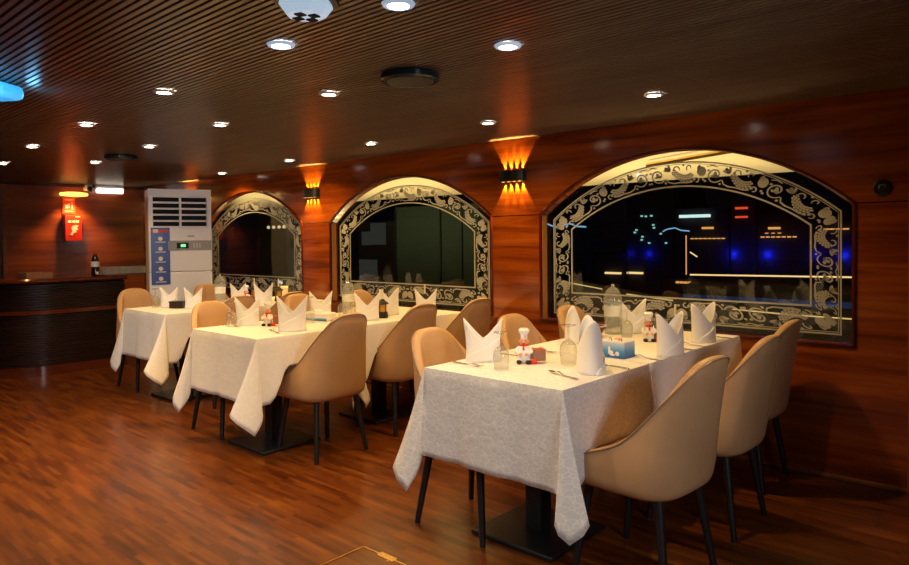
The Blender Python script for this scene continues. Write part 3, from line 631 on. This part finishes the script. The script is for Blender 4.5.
# ------------------------------------------------------------------ tables and cloths
def table(x0, x1, y0, y1, label):
    cx, cy_ = (x0 + x1) / 2, (y0 + y1) / 2
    e = thing('dining_table', label, 'table', (cx, cy_, 0), 0, 'cloth covered dining tables')
    B((0, 0, 0.74), (x1 - x0 - 0.012, y1 - y0 - 0.012, 0.032)).build('tabletop', 'tray', e, bev=0.004)
    B((0, 0, 0.37), (0.085, 0.085, 0.71)).build('column', 'blackmatte', e, bev=0.004)
    B((0, 0, 0.011), (0.44, 0.44, 0.022)).build('base_plate', 'black', e, bev=0.006)
H2 = pi / 2
NO = [(0, 0.05, 0), (0.5, 0.09, H2 / 2), (1, 0.05, H2)]
FLARE_A = [(0, 0.05, 0), (0.18, 0.14, 0.05), (0.34, 0.31, 0.25), (0.41, 0.31, 0.5), (0.5, 0.15, 1.25), (0.62, 0.08, 1.5), (1, 0.05, H2)]   # swings out past the near left edge, tip hanging back
FOLD_B = [(0, 0.05, 0), (0.3, 0.09, 0.05), (0.44, 0.20, 0.30), (0.5, 0.16, 0.8), (0.57, 0.26, 1.35), (0.75, 0.16, 1.5), (1, 0.05, H2)]
FLAP_C = [(0, 0.05, 0), (0.16, 0.18, 0.0), (0.34, 0.44, 0.1), (0.42, 0.36, 0.35), (0.5, 0.22, 0.85), (0.62, 0.13, 1.4), (1, 0.05, H2)]
def cloth(x0, x1, y0, y1, label, L=0.395, mid=None, corners=None, tau0=0.05, m='cloth', seed=1):
    """square cloth over a table top: four hanging sides joined by folded, pointed corners"""
    rnd_ = random.Random(seed); mid = mid or {}; corners = corners or {}
    cx, cy_ = (x0 + x1) / 2, (y0 + y1) / 2; ph = [rnd_.random() * 6.28 for _ in range(8)]
    sides = [((x0, y0), (x1, y0), (0, -1)), ((x1, y0), (x1, y1), (1, 0)), ((x1, y1), (x0, y1), (0, 1)), ((x0, y1), (x0, y0), (-1, 0))]
    cols = []; NR = 16
    for si, (a, b, nn) in enumerate(sides):
        a = Vector((*a, TT)); b = Vector((*b, TT)); ln = (b - a).length; N = max(14, int(ln / 0.035)); N += N % 2
        for k in range(N + 1):
            u = k / N; p = a.lerp(b, u); dist = min(u, 1 - u) * ln
            Lm = mid.get(si, L); Lh = lerp(L, Lm, sst(0.07, 0.21, dist))
            col = []
            for j in range(NR + 1):
                r_ = Lh * j / NR; tau = tau0 + 0.02 * sin(u * ln * 17 + ph[si]) * sst(0, 0.15, dist) + 0.012 * sin(u * ln * 41 + ph[si + 2])
                o_ = r_ * sin(tau) + 0.004 * min(1, j) + (0.005 if (si % 2 == 0 and abs(k - N / 2) < 0.6 and j > 0) else 0)
                col.append((p.x + nn[0] * o_ - cx, p.y + nn[1] * o_ - cy_, TT + 0.003 - r_ * cos(tau) - (0.002 if j == 1 else 0)))
            cols.append(col)
        ct = corners.get(si, NO); n2 = sides[(si + 1) % 4][2]; NP = 22
        for k in range(1, NP):
            q = k / NP; ph_ = q * pi / 2; rm = L / max(cos(ph_), sin(ph_))
            tau = interp([(c_[0], c_[1]) for c_ in ct], q); ang = interp([(c_[0], c_[2]) for c_ in ct], q)
            col = []
            for j in range(NR + 1):
                r_ = rm * j / NR; tt = tau * (0.8 + 0.25 * (j / NR))
                o_ = r_ * sin(tt) + 0.004 * min(1, j)
                dx = nn[0] * cos(ang) + n2[0] * sin(ang); dy = nn[1] * cos(ang) + n2[1] * sin(ang)
                wob = 0.010 * sin(ph_ * 8 + ph[si]) * (j / NR)
                col.append((b.x + dx * (o_ + wob) - cx, b.y + dy * (o_ + wob) - cy_, TT + 0.003 - r_ * cos(tt) - (0.002 if j == 1 else 0)))
            cols.append(col)
    mb = MB(); n = len(cols); rows = [[cols[i][j] for i in range(n)] for j in range(NR + 1)]
    mb.grid(rows, True); mb.f.append(tuple(range(n)))
    o = mb.build('tablecloth', m, None, loc=(cx, cy_, 0), merge=True)
    o.data.set_sharp_from_angle(angle=radians(70))
    k = o.modifiers.new('solid', 'SOLIDIFY'); k.thickness = 0.002; k.offset = -1
    return tag(o, label, 'tablecloth', 'white tablecloths')
T1 = (-2.195, -1.455); T2 = (-4.37, -3.59); T3 = (-6.17, -5.385)
SEAM = 2.925
for (tx, y0, ys, y1, nm) in ((T1, 2.205, 2.925, 4.06, 'nearest'), (T2, 2.205, 2.925, 4.06, 'second'), (T3, 2.49, 3.21, 4.06, 'far')):
    table(tx[0], tx[1], y0, ys - 0.006, 'cloth covered pedestal table at the aisle end of the %s table row' % nm)
    table(tx[0], tx[1], ys + 0.008, y1, 'cloth covered pedestal table at the window end of the %s table row' % nm)
cloth(*T1, 2.205, 2.919, 'patterned white tablecloth with leafy weave at the aisle end of the nearest row', mid={3: 0.20, 1: 0.30}, corners={0: FOLD_B, 1: FOLD_B, 2: NO, 3: FLARE_A}, seed=4)
cloth(*T1, 2.933, 4.06, 'white tablecloth on the window end of the nearest row', mid={3: 0.20, 1: 0.30}, corners={0: NO, 1: NO, 2: NO, 3: NO}, seed=5, m='cloth_plain')
cloth(*T2, 2.205, 2.919, 'white tablecloth with wide corner flap at the aisle end of the second row', mid={1: 0.185, 3: 0.2}, corners={0: FLAP_C, 1: FOLD_B, 2: NO, 3: FLARE_A}, seed=6, m='cloth_plain')
cloth(*T2, 2.933, 4.06, 'white tablecloth on the window end of the second row', mid={1: 0.185, 3: 0.2}, corners={0: NO, 1: NO, 2: NO, 3: NO}, seed=7, m='cloth_plain')
cloth(*T3, 2.49, 3.204, 'white tablecloth at the aisle end of the far row by the bar', mid={1: 0.185, 3: 0.2}, corners={0: FLAP_C, 1: NO, 2: NO, 3: FLARE_A}, seed=8, m='cloth_plain')
cloth(*T3, 3.218, 4.06, 'white tablecloth on the window end of the far row', mid={1: 0.185, 3: 0.2}, corners={0: NO, 1: NO, 2: NO, 3: NO}, seed=9, m='cloth_plain')

# ------------------------------------------------------------------ chairs
def make_chair():
    e = thing('dining_chair', '', 'chair', (0, 0, 0), 0, 'tan leather dining chairs')
    RX, RY, YC = 0.238, 0.20, -0.05; plan = []
    for k in range(7): plan.append((RX, 0.215 - (0.215 - YC) * k / 7))
    NB = 26
    for k in range(NB + 1):
        a = pi * k / NB; ca, sa = cos(a), sin(a); ex = 0.62
        plan.append((RX * abs(ca) ** ex * (1 if ca > 0 else -1), YC - RY * abs(sa) ** ex))
    for k in range(7): plan.append((-RX, YC + (0.215 - YC) * (k + 1) / 7))
    # even out spacing
    def resample(pts, n):
        d = [0]
        for p, q in zip(pts, pts[1:]): d.append(d[-1] + math.dist(p, q))
        out = []; j = 0
        for i in range(n):
            s_ = d[-1] * i / (n - 1)
            while j < len(d) - 2 and d[j + 1] < s_: j += 1
            t_ = (s_ - d[j]) / (d[j + 1] - d[j] or 1); out.append((lerp(pts[j][0], pts[j + 1][0], t_), lerp(pts[j][1], pts[j + 1][1], t_)))
        return out
    plan = resample(plan, 49); n = len(plan)
    HT = [(0.22, 0.465), (0.10, 0.512), (0.0, 0.55), (-0.05, 0.585), (-0.10, 0.655), (-0.15, 0.74), (-0.20, 0.825), (-0.235, 0.878), (-0.25, 0.895)]
    H = [interp(HT, p[1]) + 0.006 * (1 - (p[0] / RX) ** 2) * (p[1] < -0.2) for p in plan]
    for _ in range(2): H = [H[0]] + [(H[i - 1] + 2 * H[i] + H[i + 1]) / 4 for i in range(1, n - 1)] + [H[-1]]
    nrm = []
    for i in range(n):
        a = plan[max(0, i - 1)]; b = plan[min(n - 1, i + 1)]; dx, dy = b[0] - a[0], b[1] - a[1]; q = math.hypot(dx, dy); nrm.append((dy / q, -dx / q))
    # outward normal: plan runs from +x arm round the back, so flip when needed
    if nrm[0][0] < 0: nrm = [(-a, -b) for a, b in nrm]
    def place(i, z, off):
        x, y_ = plan[i]; x += nrm[i][0] * off; y_ += nrm[i][1] * off
        k = max(0, (z - 0.46) / 0.44); x *= 1 - 0.26 * k ** 1.1
        y_ -= 0.075 * k ** 1.2 * sst(0.08, -0.18, plan[i][1])
        low = max(0, (0.46 - z) / 0.10); y_ += 0.02 * low * sst(0.05, -0.2, plan[i][1])
        return (x, y_, z)
    def section(i):
        h_ = H[i]; p = []; th = 0.046
        p.append(place(i, 0.362, -0.055)); p.append(place(i, 0.366, -0.022)); p.append(place(i, 0.382, -0.005))
        for k in range(9): p.append(place(i, lerp(0.405, h_ - 0.014, k / 8), 0.0))
        p.append(place(i, h_ - 0.004, -0.006)); p.append(place(i, h_, -0.019)); p.append(place(i, h_ - 0.005, -th + 0.008))
        for k in range(7): p.append(place(i, lerp(h_ - 0.018, 0.42, k / 6), -th - 0.01 * sin(pi * k / 6)))
        return p
    rows = [section(i) for i in range(n)]
    mb = MB(); mb.grid(rows, False); m_ = len(rows[0]); mb.f.append(tuple(range(m_))); mb.f.append(tuple((n - 1) * m_ + k for k in range(m_)))
    mb.build('shell', 'leather', e)
    MB().tube([place(i, H[i] - 0.008, 0.001) for i in range(n)], 0.0035, 6).build('piping', 'piping', e)
    # seat: rounded pad filling the shell
    rows = []
    for z, sc in ((0.362, 0.80), (0.366, 0.92), (0.385, 0.98), (0.44, 1.0), (0.472, 0.985), (0.486, 0.93), (0.492, 0.80), (0.494, 0.4)):
        row = []
        for k in range(36):
            a = 2 * pi * k / 36; ca, sa = cos(a), sin(a); row.append((0.198 * sc * abs(ca) ** 0.5 * (1 if ca > 0 else -1), 0.015 + 0.222 * sc * abs(sa) ** 0.5 * (1 if sa > 0 else -1), z))
        rows.append(row)
    MB().grid(rows, True, True).build('seat', 'leather', e)
    for sx in (-1, 1):
        MB().tube([(sx * 0.150, 0.150, 0.372), (sx * 0.195, 0.20, 0.0)], [0.0195, 0.0135], 10).build('leg', 'black', e)
        MB().tube([(sx * 0.150, -0.150, 0.372), (sx * 0.195, -0.205, 0.0)], [0.0195, 0.0135], 10).build('leg', 'black', e)
    return e
CH = [  # x, y, angle of facing (0 faces +Y), label
    (-1.300, 2.555, pi / 2 - 0.06, 'tan leather chair turned away from the camera, at the aisle end of the nearest table'),
    (-1.315, 3.225, pi / 2, 'tan leather chair turned away from the camera, middle of three along the nearest table'),
    (-1.41, 3.885, pi / 2, 'tan leather chair turned away from the camera, against the wall under the nearest window'),
    (-2.115, 2.465, -pi / 2, 'tan leather chair facing the camera across the aisle corner of the nearest table'),
    (-2.165, 3.20, -pi / 2, 'tan leather chair behind the chef figurine of the nearest table'),
    (-2.19, 3.84, -pi / 2, 'tan leather chair behind a rounded napkin, by the nearest window edge'),
    (-3.575, 2.655, pi / 2, 'tan leather chair turned away from the camera, at the aisle end of the second table'),
    (-3.64, 3.36, pi / 2, 'tan leather chair turned away from the camera, middle of three along the second table'),
    (-3.60, 3.92, pi / 2, 'tan leather chair turned away from the camera, at the window end of the second table'),
    (-4.49, 2.55, -pi / 2, 'tan leather chair facing the camera, aisle end of the second table'),
    (-4.50, 3.34, -pi / 2, 'tan leather chair partly behind a two pointed napkin, far side of the second table'),
    (-4.44, 3.92, -pi / 2, 'tan leather chair beside the water bottle, far side of the second table'),
    (-5.33, 2.95, pi / 2, 'shaded tan chair back between the second and far tables, aisle end'),
    (-5.33, 3.47, pi / 2, 'shaded tan chair back between the second and far tables, window end'),
    (-6.42, 2.80, -pi / 2, 'tan leather chair in front of the bar, aisle end of the far table'),
    (-6.46, 3.57, -pi / 2, 'tan leather chair in front of the air conditioner, window end of the far table')]
c0 = make_chair()
for i, (x, y, a, lab) in enumerate(CH):
    if i == 0: c0.location = (x, y, 0); c0.rotation_euler = (0, 0, a); c0['label'] = lab
    else: dup(c0, lab, (x, y, 0), a)

# ------------------------------------------------------------------ table settings
ZT = TT + 0.0035
def make_napkin():
    e = thing('folded_napkin', '', 'napkin', (0, 0, 0), 0, 'white napkins folded into two points')
    n = 64; Hh, Hv = 0.205, 0.105; A, Bb = 0.082, 0.048
    def P(th, f_):
        c, s_ = cos(th), sin(th); h_ = Hv + (Hh - Hv) * abs(c) ** 1.35; z = h_ * f_
        k = z / Hh; x = A * c * (1 - 0.05 * sin(pi * min(1, k * 1.2)) + 0.12 * k * k); y_ = Bb * s_ * (1 + 0.06 * sin(2 * th)) * (1 - 0.25 * k)
        return x, y_, z
    rows = [[P(2 * pi * i / n, j / 14) for i in range(n)] for j in range(15)]
    MB().grid(rows, True).build('folded_body', 'napkin', e, solid=0.0016)
    rows = []
    for j in range(7):
        row = []
        for i in range(21):
            th = pi + 0.25 + (pi - 0.5) * i / 20; zt = lerp(0.012, 0.125, i / 20) * j / 6; c, s_ = cos(th), sin(th); k = zt / Hh
            hmax = Hv + (Hh - Hv) * abs(c) ** 1.35; zt = min(zt, hmax - 0.004)
            row.append((A * c * (1 - 0.05 * sin(pi * min(1, k * 1.2)) + 0.12 * k * k) * 1.03, Bb * s_ * (1 + 0.06 * sin(2 * th)) * (1 - 0.25 * k) * 1.10, zt))
        rows.append(row)
    MB().grid(rows, False).build('front_flap', 'napkin', e, solid=0.0022)
    return e
VA = radians(40)     # direction square to the view
NAP = [  # x, y, rotation, scale, label
    (-2.095, 2.50, 0.62, 0.95, 'two pointed napkin beside the upturned glass at the aisle end of the nearest table'),
    (-1.56, 2.585, 2.22, 1.15, 'tall napkin seen edge on, at the near corner of the nearest table'),
    (-2.065, 3.24, 2.15, 0.95, 'rounded napkin behind the upturned glass of the nearest table'),
    (-1.485, 3.205, 1.35, 1.02, 'two pointed napkin beside the blue box on the nearest table'),
    (-1.525, 3.71, 1.35, 1.05, 'two pointed napkin at the window end of the nearest table'),
    (-2.00, 3.80, 1.0, 1.0, 'napkin half hidden behind the water bottle of the nearest table'),
    (-4.24, 2.535, 0.70, 0.95, 'two pointed napkin beside the chef figurine on the second table'),
    (-3.745, 2.56, 0.66, 1.1, 'largest two pointed napkin at the corner of the second table'),
    (-3.80, 3.24, 0.9, 1.0, 'napkin between two chair backs on the second table'),
    (-3.92, 3.56, 1.5, 1.0, 'slim napkin behind the black condiment caddy of the second table'),
    (-3.79, 3.83, 0.75, 0.95, 'napkin showing over the middle chair back of the second table'),
    (-4.26, 3.17, 0.75, 0.95, 'napkin standing behind the blue and white packet of the second table'),
    (-5.96, 2.79, 0.68, 0.86, 'two pointed napkin at the aisle end of the far table by the glass'),
    (-5.69, 2.88, 0.68, 0.88, 'two pointed napkin before the air conditioner on the far table'),
    (-6.00, 3.49, 0.7, 0.85, 'napkin beside the tall bottle on the far table'),
    (-5.54, 3.48, 0.9, 0.95, 'tall napkin above the shaded chair backs of the far table')]
n0 = make_napkin()
for i, (x, y, a, sc, lab) in enumerate(NAP):
    if i == 0: n0.location = (x, y, ZT); n0.rotation_euler = (0, 0, a); n0['label'] = lab
    else: dup(n0, lab, (x, y, ZT), a, sc)

def make_glass():
    e = thing('wine_glass', '', 'glass', (0, 0, 0), 0, 'upturned wine glasses')
    out = [(0.031, 0.0), (0.035, 0.03), (0.037, 0.055), (0.034, 0.08), (0.022, 0.098), (0.007, 0.108)]
    inn = [(r_ - 0.0016, z) for r_, z in out[:-1]] + [(0.002, 0.104)]
    MB().lathe(out + inn[::-1], n=24, cap=False).build('bowl', 'glass', e)
    MB().lathe([(0.007, 0.107), (0.004, 0.116), (0.0035, 0.150), (0.007, 0.160)], n=12).build('stem', 'glass', e)
    MB().lathe([(0.006, 0.159), (0.031, 0.1645), (0.033, 0.1665), (0.031, 0.168), (0.004, 0.168)], n=24).build('foot', 'glass', e)
    return e
GL = [(-1.89, 2.38, 1.1, 'upturned wine glass beside the chef figurine on the nearest table'), (-1.72, 2.66, 1.1, 'upturned wine glass behind the tall edge on napkin'), (-1.93, 3.60, 0.95, 'upturned wine glass to the side of the water bottle of the nearest table'), (-1.83, 3.72, 1.0, 'upturned wine glass behind the second chef figurine'), (-2.05, 3.40, 0.9, 'upturned wine glass behind the rounded napkin'),
      (-4.27, 2.43, 1.0, 'upturned wine glass before the napkin on the second table'), (-3.98, 2.86, 1.1, 'upturned wine glass behind the largest napkin of the second table'), (-4.10, 3.25, 1.0, 'upturned wine glass behind the blue and white packet'), (-6.03, 2.70, 1.0, 'upturned wine glass at the aisle end of the far table'), (-5.70, 3.60, 1.0, 'upturned wine glass at the window end of the far table')]
g0 = make_glass()
for i, (x, y, sc, lab) in enumerate(GL):
    if i == 0: g0.location = (x, y, ZT); g0['label'] = lab
    else: dup(g0, lab, (x, y, ZT), 0, sc)

def make_chef():
    e = thing('chef_figurine', '', 'figurine', (0, 0, 0), 0, 'ceramic chef figurines')
    MB().lathe([(0.022, 0.012), (0.030, 0.02), (0.031, 0.045), (0.028, 0.062), (0.022, 0.078), (0.012, 0.085)], n=20, sy=0.85).build('coat', 'ceramic', e)
    for sx in (-1, 1):
        MB().ball((sx * 0.021, -0.022, 0.010), (0.013, 0.021, 0.010)).build('shoe', 'blackmatte', e)
        MB().tube([(sx * 0.012, -0.008, 0.035), (sx * 0.018, -0.018, 0.014)], [0.015, 0.011], 10).build('trouser_leg', 'ceramic', e)
        MB().tube([(sx * 0.022, 0.0, 0.074), (sx * 0.036, -0.010, 0.056), (sx * 0.018, -0.028, 0.047)], [0.010, 0.010, 0.008], 10).build('sleeve', 'ceramic', e)
        MB().ball((sx * 0.013, -0.031, 0.046), 0.008, 10, 6).build('hand', 'skin', e)
    MB().lathe([(0.015, 0.080), (0.019, 0.084), (0.018, 0.089), (0.012, 0.091)], n=18).build('scarf', 'redsign', e)
    MB().box((0.0, -0.022, 0.072), (0.010, 0.006, 0.018)).build('scarf_knot', 'redsign', e, bev=0.002)
    h_ = MB().ball((0, 0, 0.103), (0.0205, 0.019, 0.019)).build('head', 'skin', e)
    MB().ball((0, -0.020, 0.102), (0.005, 0.006, 0.005), 10, 6).build('nose', 'skin', h_)
    for sx in (-1, 1):
        MB().ball((sx * 0.0075, -0.0172, 0.108), 0.0022, 8, 6).build('eye', 'blackmatte', h_)
        MB().ball((sx * 0.0205, 0, 0.102), (0.004, 0.004, 0.006), 8, 6).build('ear', 'skin', h_)
    MB().ball((0, -0.0185, 0.094), (0.006, 0.002, 0.002), 8, 6).build('mouth', 'redsign', h_)
    MB().lathe([(0.016, 0.115), (0.0165, 0.135), (0.025, 0.145), (0.026, 0.155), (0.018, 0.164), (0.006, 0.165)], n=20).build('hat', 'ceramic', e)
    k = MB().box((0.064, 0.018, 0.040), (0.062, 0.05, 0.055), 0.35, 0.0); k.build('crate', 'brownbox', e, bev=0.004)
    MB().box((0.045, -0.012, 0.012), (0.03, 0.02, 0.022), 0.3).build('red_sack', 'redsign', e, bev=0.006)
    for dx in (0.046, 0.080): MB().box((dx, 0.016 + (dx - .058) * .36, 0.062), (0.009, 0.054, 0.014), 0.35).build('red_strap', 'redsign', e, bev=0.002)
    return e
k0 = make_chef()
for i, (x, y, a, sc, lab) in enumerate([(-1.905, 2.57, 0.55, 1.0, 'chef figurine with brown crate between the two near glasses'), (-1.765, 3.54, 0.7, 1.0, 'chef figurine behind the blue box on the nearest table'), (-4.09, 2.60, 0.55, 1.0, 'chef figurine with red sack beside a napkin on the second table'), (-4.06, 3.36, 0.6, 0.9, 'chef figurine beside the water bottle on the second table'), (-5.77, 3.44, 0.7, 1.0, 'pinkish chef figurine on the far table')]):
    if i == 0: k0.location = (x, y, ZT); k0.rotation_euler = (0, 0, a); k0['label'] = lab
    else: dup(k0, lab, (x, y, ZT), a, sc)

def make_bottle():
    e = thing('water_bottle', '', 'bottle', (0, 0, 0), 0, 'clear water bottles')
    out = [(0.040, 0.0), (0.047, 0.006), (0.047, 0.06), (0.044, 0.075), (0.047, 0.09), (0.049, 0.16), (0.051, 0.175), (0.050, 0.20), (0.044, 0.225), (0.032, 0.245), (0.016, 0.257), (0.008, 0.260)]
    MB().lathe(out, n=28).build('bottle_body', 'pet', e)
    MB().lathe([(0.0478, 0.10), (0.0495, 0.16)], n=28, cap=False).build('label', 'palelabel', e)
    MB().lathe([(0.0520, 0.168), (0.0525, 0.174), (0.0520, 0.180)], n=28, cap=False).build('band', 'grey', e)
    MB().lathe([(0.009, 0.258), (0.0095, 0.270), (0.006, 0.276)], n=14).build('cap', 'grey', e)
    MB().lathe([(0.044, 0.004), (0.0445, 0.06), (0.0425, 0.075), (0.0445, 0.09)], n=24).build('water', 'pet', e)
    return e
b0 = make_bottle()
for i, (x, y, sc, lab) in enumerate([(-2.07, 3.69, 1.08, 'clear water bottle with pale label on the nearest table'), (-4.24, 3.42, 0.98, 'clear water bottle rising between chair backs on the second table'), (-5.85, 3.22, 1.0, 'clear water bottle in front of the far window')]):
    if i == 0: b0.location = (x, y, ZT); b0.scale = (sc,) * 3; b0['label'] = lab
    else: dup(b0, lab, (x, y, ZT), 0.3, sc)

# blue table box, blue packet, dark box
e = thing('tissue_box', 'blue gradient tissue box with white fish shapes on the nearest table', 'box', (-1.655, 3.0, ZT), -0.03)
B((0, 0, 0.040), (0.125, 0.10, 0.080)).build('carton', 'bluebox', e, smooth=False, bev=0.002)
B((0, 0, 0.0815), (0.09, 0.03, 0.003)).build('opening', 'label', e)
for (x, z, a, b_) in ((-0.012, 0.026, 0.015, 0.011), (0.024, 0.022, 0.011, 0.011), (-0.020, 0.042, 0.006, 0.014), (-0.002, 0.015, 0.014, 0.006)): MB().ball((x, -0.0505, z), (a, 0.0015, b_), 12, 6).build('fish_shape', 'label', e)
for x in (-0.025, 0.03): MB().tube([(x - 0.008, -0.03, 0.08), (x - 0.004, -0.03, 0.093), (x + 0.004, -0.03, 0.093), (x + 0.008, -0.03, 0.08)], 0.002, 6).build('clip', 'black', e)
MB().ball((0.0, 0.0, 0.084), (0.025, 0.010, 0.010), 12, 6).build('tissue', 'skin', e)
e = thing('tissue_packet', 'flat white and blue packet between napkins on the second table', 'box', (-4.09, 3.02, ZT), 0.3)
B((0, 0, 0.028), (0.24, 0.11, 0.056)).build('carton', 'label', e, bev=0.008); B((0, -0.0555, 0.014), (0.22, 0.004, 0.022)).build('blue_stripe', 'bluebox', e)
MB().ball((0.0, 0, 0.058), (0.05, 0.02, 0.02), 12, 6).build('tissue', 'napkin', e)
e = thing('dark_box', 'small dark box between two napkins on the far table', 'box', (-5.815, 2.80, ZT), 0.65)
B((0, 0, 0.03), (0.12, 0.08, 0.055)).build('box_body', 'rib', e, bev=0.004); B((0, 0, 0.057), (0.125, 0.085, 0.008)).build('lid', 'black', e)
e = thing('round_bowl', 'dark red bowl beside the water bottle on the nearest table', 'bowl', (-2.10, 3.53, ZT))
MB().lathe([(0.03, 0), (0.035, 0.006), (0.062, 0.05), (0.066, 0.062), (0.061, 0.062), (0.04, 0.02), (0.01, 0.012)], n=24).build('bowl_body', 'maroon', e)
MB().lathe([(0.067, 0.060), (0.068, 0.065), (0.062, 0.065)], n=24, cap=False).build('rim', 'white', e)
# condiment caddies with a tall handle
def make_caddy():
    e = thing('condiment_caddy', '', 'caddy', (0, 0, 0), 0, 'black condiment caddies')
    MB().lathe([(0.036, 0), (0.040, 0.006), (0.036, 0.040), (0.030, 0.048)], n=8).build('base', 'blackmatte', e, smooth=False)
    MB().lathe([(0.028, 0.046), (0.028, 0.100)], n=16).build('oil_jar', 'amber', e)
    for a in (0, 1, 2, 3): MB().tube([(0.033 * cos(a * pi / 2), 0.033 * sin(a * pi / 2), 0.04), (0.033 * cos(a * pi / 2), 0.033 * sin(a * pi / 2), 0.105)], 0.003, 6).build('rod', 'black', e)
    MB().lathe([(0.046, 0.102), (0.044, 0.110), (0.020, 0.128), (0.010, 0.140)], n=8).build('roof', 'blackmatte', e, smooth=False)
    MB().tube([(0, 0, 0.136), (0, 0, 0.215)], 0.0065, 8).build('handle', 'ivory', e)
    return e
d0 = make_caddy()
for i, (x, y, lab) in enumerate([(-3.815, 3.40, 'black condiment caddy with amber jar between napkins on the second table'), (-3.90, 3.93, 'condiment caddy with pale handle behind a napkin, window end of the second table'), (-5.99, 3.66, 'condiment caddy with pale handle beside the far table bottle'), (-5.66, 3.72, 'condiment caddy with pale handle behind the tall far napkin'), (-1.70, 3.74, 'black condiment caddy behind the second chef figurine')]):
    if i == 0: d0.location = (x, y, ZT); d0['label'] = lab
    else: dup(d0, lab, (x, y, ZT), 0.4, 0.9 if i == 4 else 1)
e = thing('paper_cup', 'beige cup standing at the window end of the far table', 'cup', (-5.93, 3.96, ZT))
MB().lathe([(0.036, 0), (0.042, 0.10), (0.040, 0.102), (0.034, 0.006)], n=20).build('cup_body', 'ivory', e); MB().lathe([(0.0425, 0.10), (0.044, 0.104), (0.036, 0.118), (0.02, 0.12)], n=20).build('lid', 'ivory', e)

# cutlery
def flat(mb, poly, z0, th, bend):
    n = len(poly); mb.add([(x, y_, z0 + bend(x)) for x, y_ in poly] + [(x, y_, z0 + th + bend(x)) for x, y_ in poly], [tuple(range(n - 1, -1, -1)), tuple(range(n, 2 * n))] + [(i, (i + 1) % n, (i + 1) % n + n, i + n) for i in range(n)])
def strip(mb, pts, th, bend):   # pts: x, half-width, y centre
    for (xa, wa, ya), (xb, wb, yb) in zip(pts, pts[1:]): flat(mb, [(xa, ya - wa), (xb, yb - wb), (xb, yb + wb), (xa, ya + wa)], 0.0, th, bend)
def make_fork():
    e = thing('fork', '', 'fork', (0, 0, 0), 0, 'steel forks on the tables'); bend = lambda x: 0.002 + 0.010 * math.exp(-((x - 0.035) / 0.022) ** 2) + 0.006 * sst(0.06, 0.1, x)
    mb = MB(); strip(mb, [(-0.095, 0.006, 0), (-0.09, 0.008, 0), (-0.05, 0.0062, 0), (0.0, 0.0035, 0), (0.025, 0.0032, 0), (0.04, 0.009, 0), (0.058, 0.0115, 0)], 0.0028, bend); mb.build('handle', 'steel', e, bev=0.0006)
    mb = MB()
    for k in range(4): strip(mb, [(0.055, 0.0021, -0.0093 + 0.0062 * k), (0.08, 0.0018, -0.0093 + 0.0062 * k), (0.097, 0.0012, -0.0093 + 0.0062 * k)], 0.0024, bend)
    mb.build('tines', 'steel', e); return e
def make_knife():
    e = thing('table_knife', '', 'knife', (0, 0, 0), 0, 'steel knives on the tables'); bend = lambda x: 0.001
    mb = MB(); strip(mb, [(-0.105, 0.005, 0), (-0.10, 0.008, 0), (-0.05, 0.0075, 0), (-0.005, 0.005, 0), (0.0, 0.0055, 0)], 0.005, bend); mb.build('handle', 'steel', e, bev=0.001)
    mb = MB(); strip(mb, [(0.0, 0.0055, 0), (0.02, 0.009, 0.001), (0.08, 0.0095, 0.001), (0.10, 0.005, -0.003), (0.106, 0.001, -0.006)], 0.0016, bend); mb.build('blade', 'steel', e); return e
fk = make_fork(); kn = make_knife()
FK = [(-1.60, 2.435, 2.80, 'fork lying at the near corner of the nearest table'), (-2.08, 2.37, -0.1, 'fork lying before the first napkin of the nearest table'), (-1.53, 3.035, 2.95, 'fork lying before the blue box'), (-1.53, 3.55, 3.0, 'fork lying between the two window end napkins'), (-3.79, 2.455, 2.85, 'fork lying before the largest napkin on the second table'), (-4.26, 2.42, 0.1, 'fork lying before the glass on the second table'), (-2.03, 2.86, 0.2, 'fork lying behind the chef figurine of the nearest table')]
KN = [(-1.56, 2.755, 2.95, 'knife lying behind the tall napkin of the nearest table'), (-2.11, 2.70, 0.15, 'knife lying behind the first napkin of the nearest table'), (-1.53, 3.40, 3.0, 'knife lying behind the napkin next to the blue box'), (-1.54, 3.92, 2.9, 'knife lying at the window end of the nearest table'), (-3.68, 2.84, 2.9, 'knife lying beside the tissue packet of the second table'), (-3.68, 3.62, 2.9, 'knife lying by the caddy on the second table')]
for src, lst in ((fk, FK), (kn, KN)):
    for i, (x, y, a, lab) in enumerate(lst):
        if i == 0: src.location = (x, y, ZT); src.rotation_euler = (0, 0, a); src['label'] = lab
        else: dup(src, lab, (x, y, ZT), a)
    src.scale = (1, 1, 1)

# ------------------------------------------------------------------ floor hatch edging
e = thing('floor_hatch', 'brass edged floor hatch corner at the bottom edge of the photo', 'hatch', (-2.31, 1.93, 0))
B((0.45, 0.0, 0.0015), (0.90, 0.008, 0.003)).build('edge_strip', 'brass', e, smooth=False); B((0.0, -0.45, 0.0015), (0.008, 0.90, 0.003)).build('edge_strip', 'brass', e, smooth=False)
B((0.15, 0.0, 0.002), (0.10, 0.035, 0.004)).build('hinge', 'brass', e, bev=0.001)
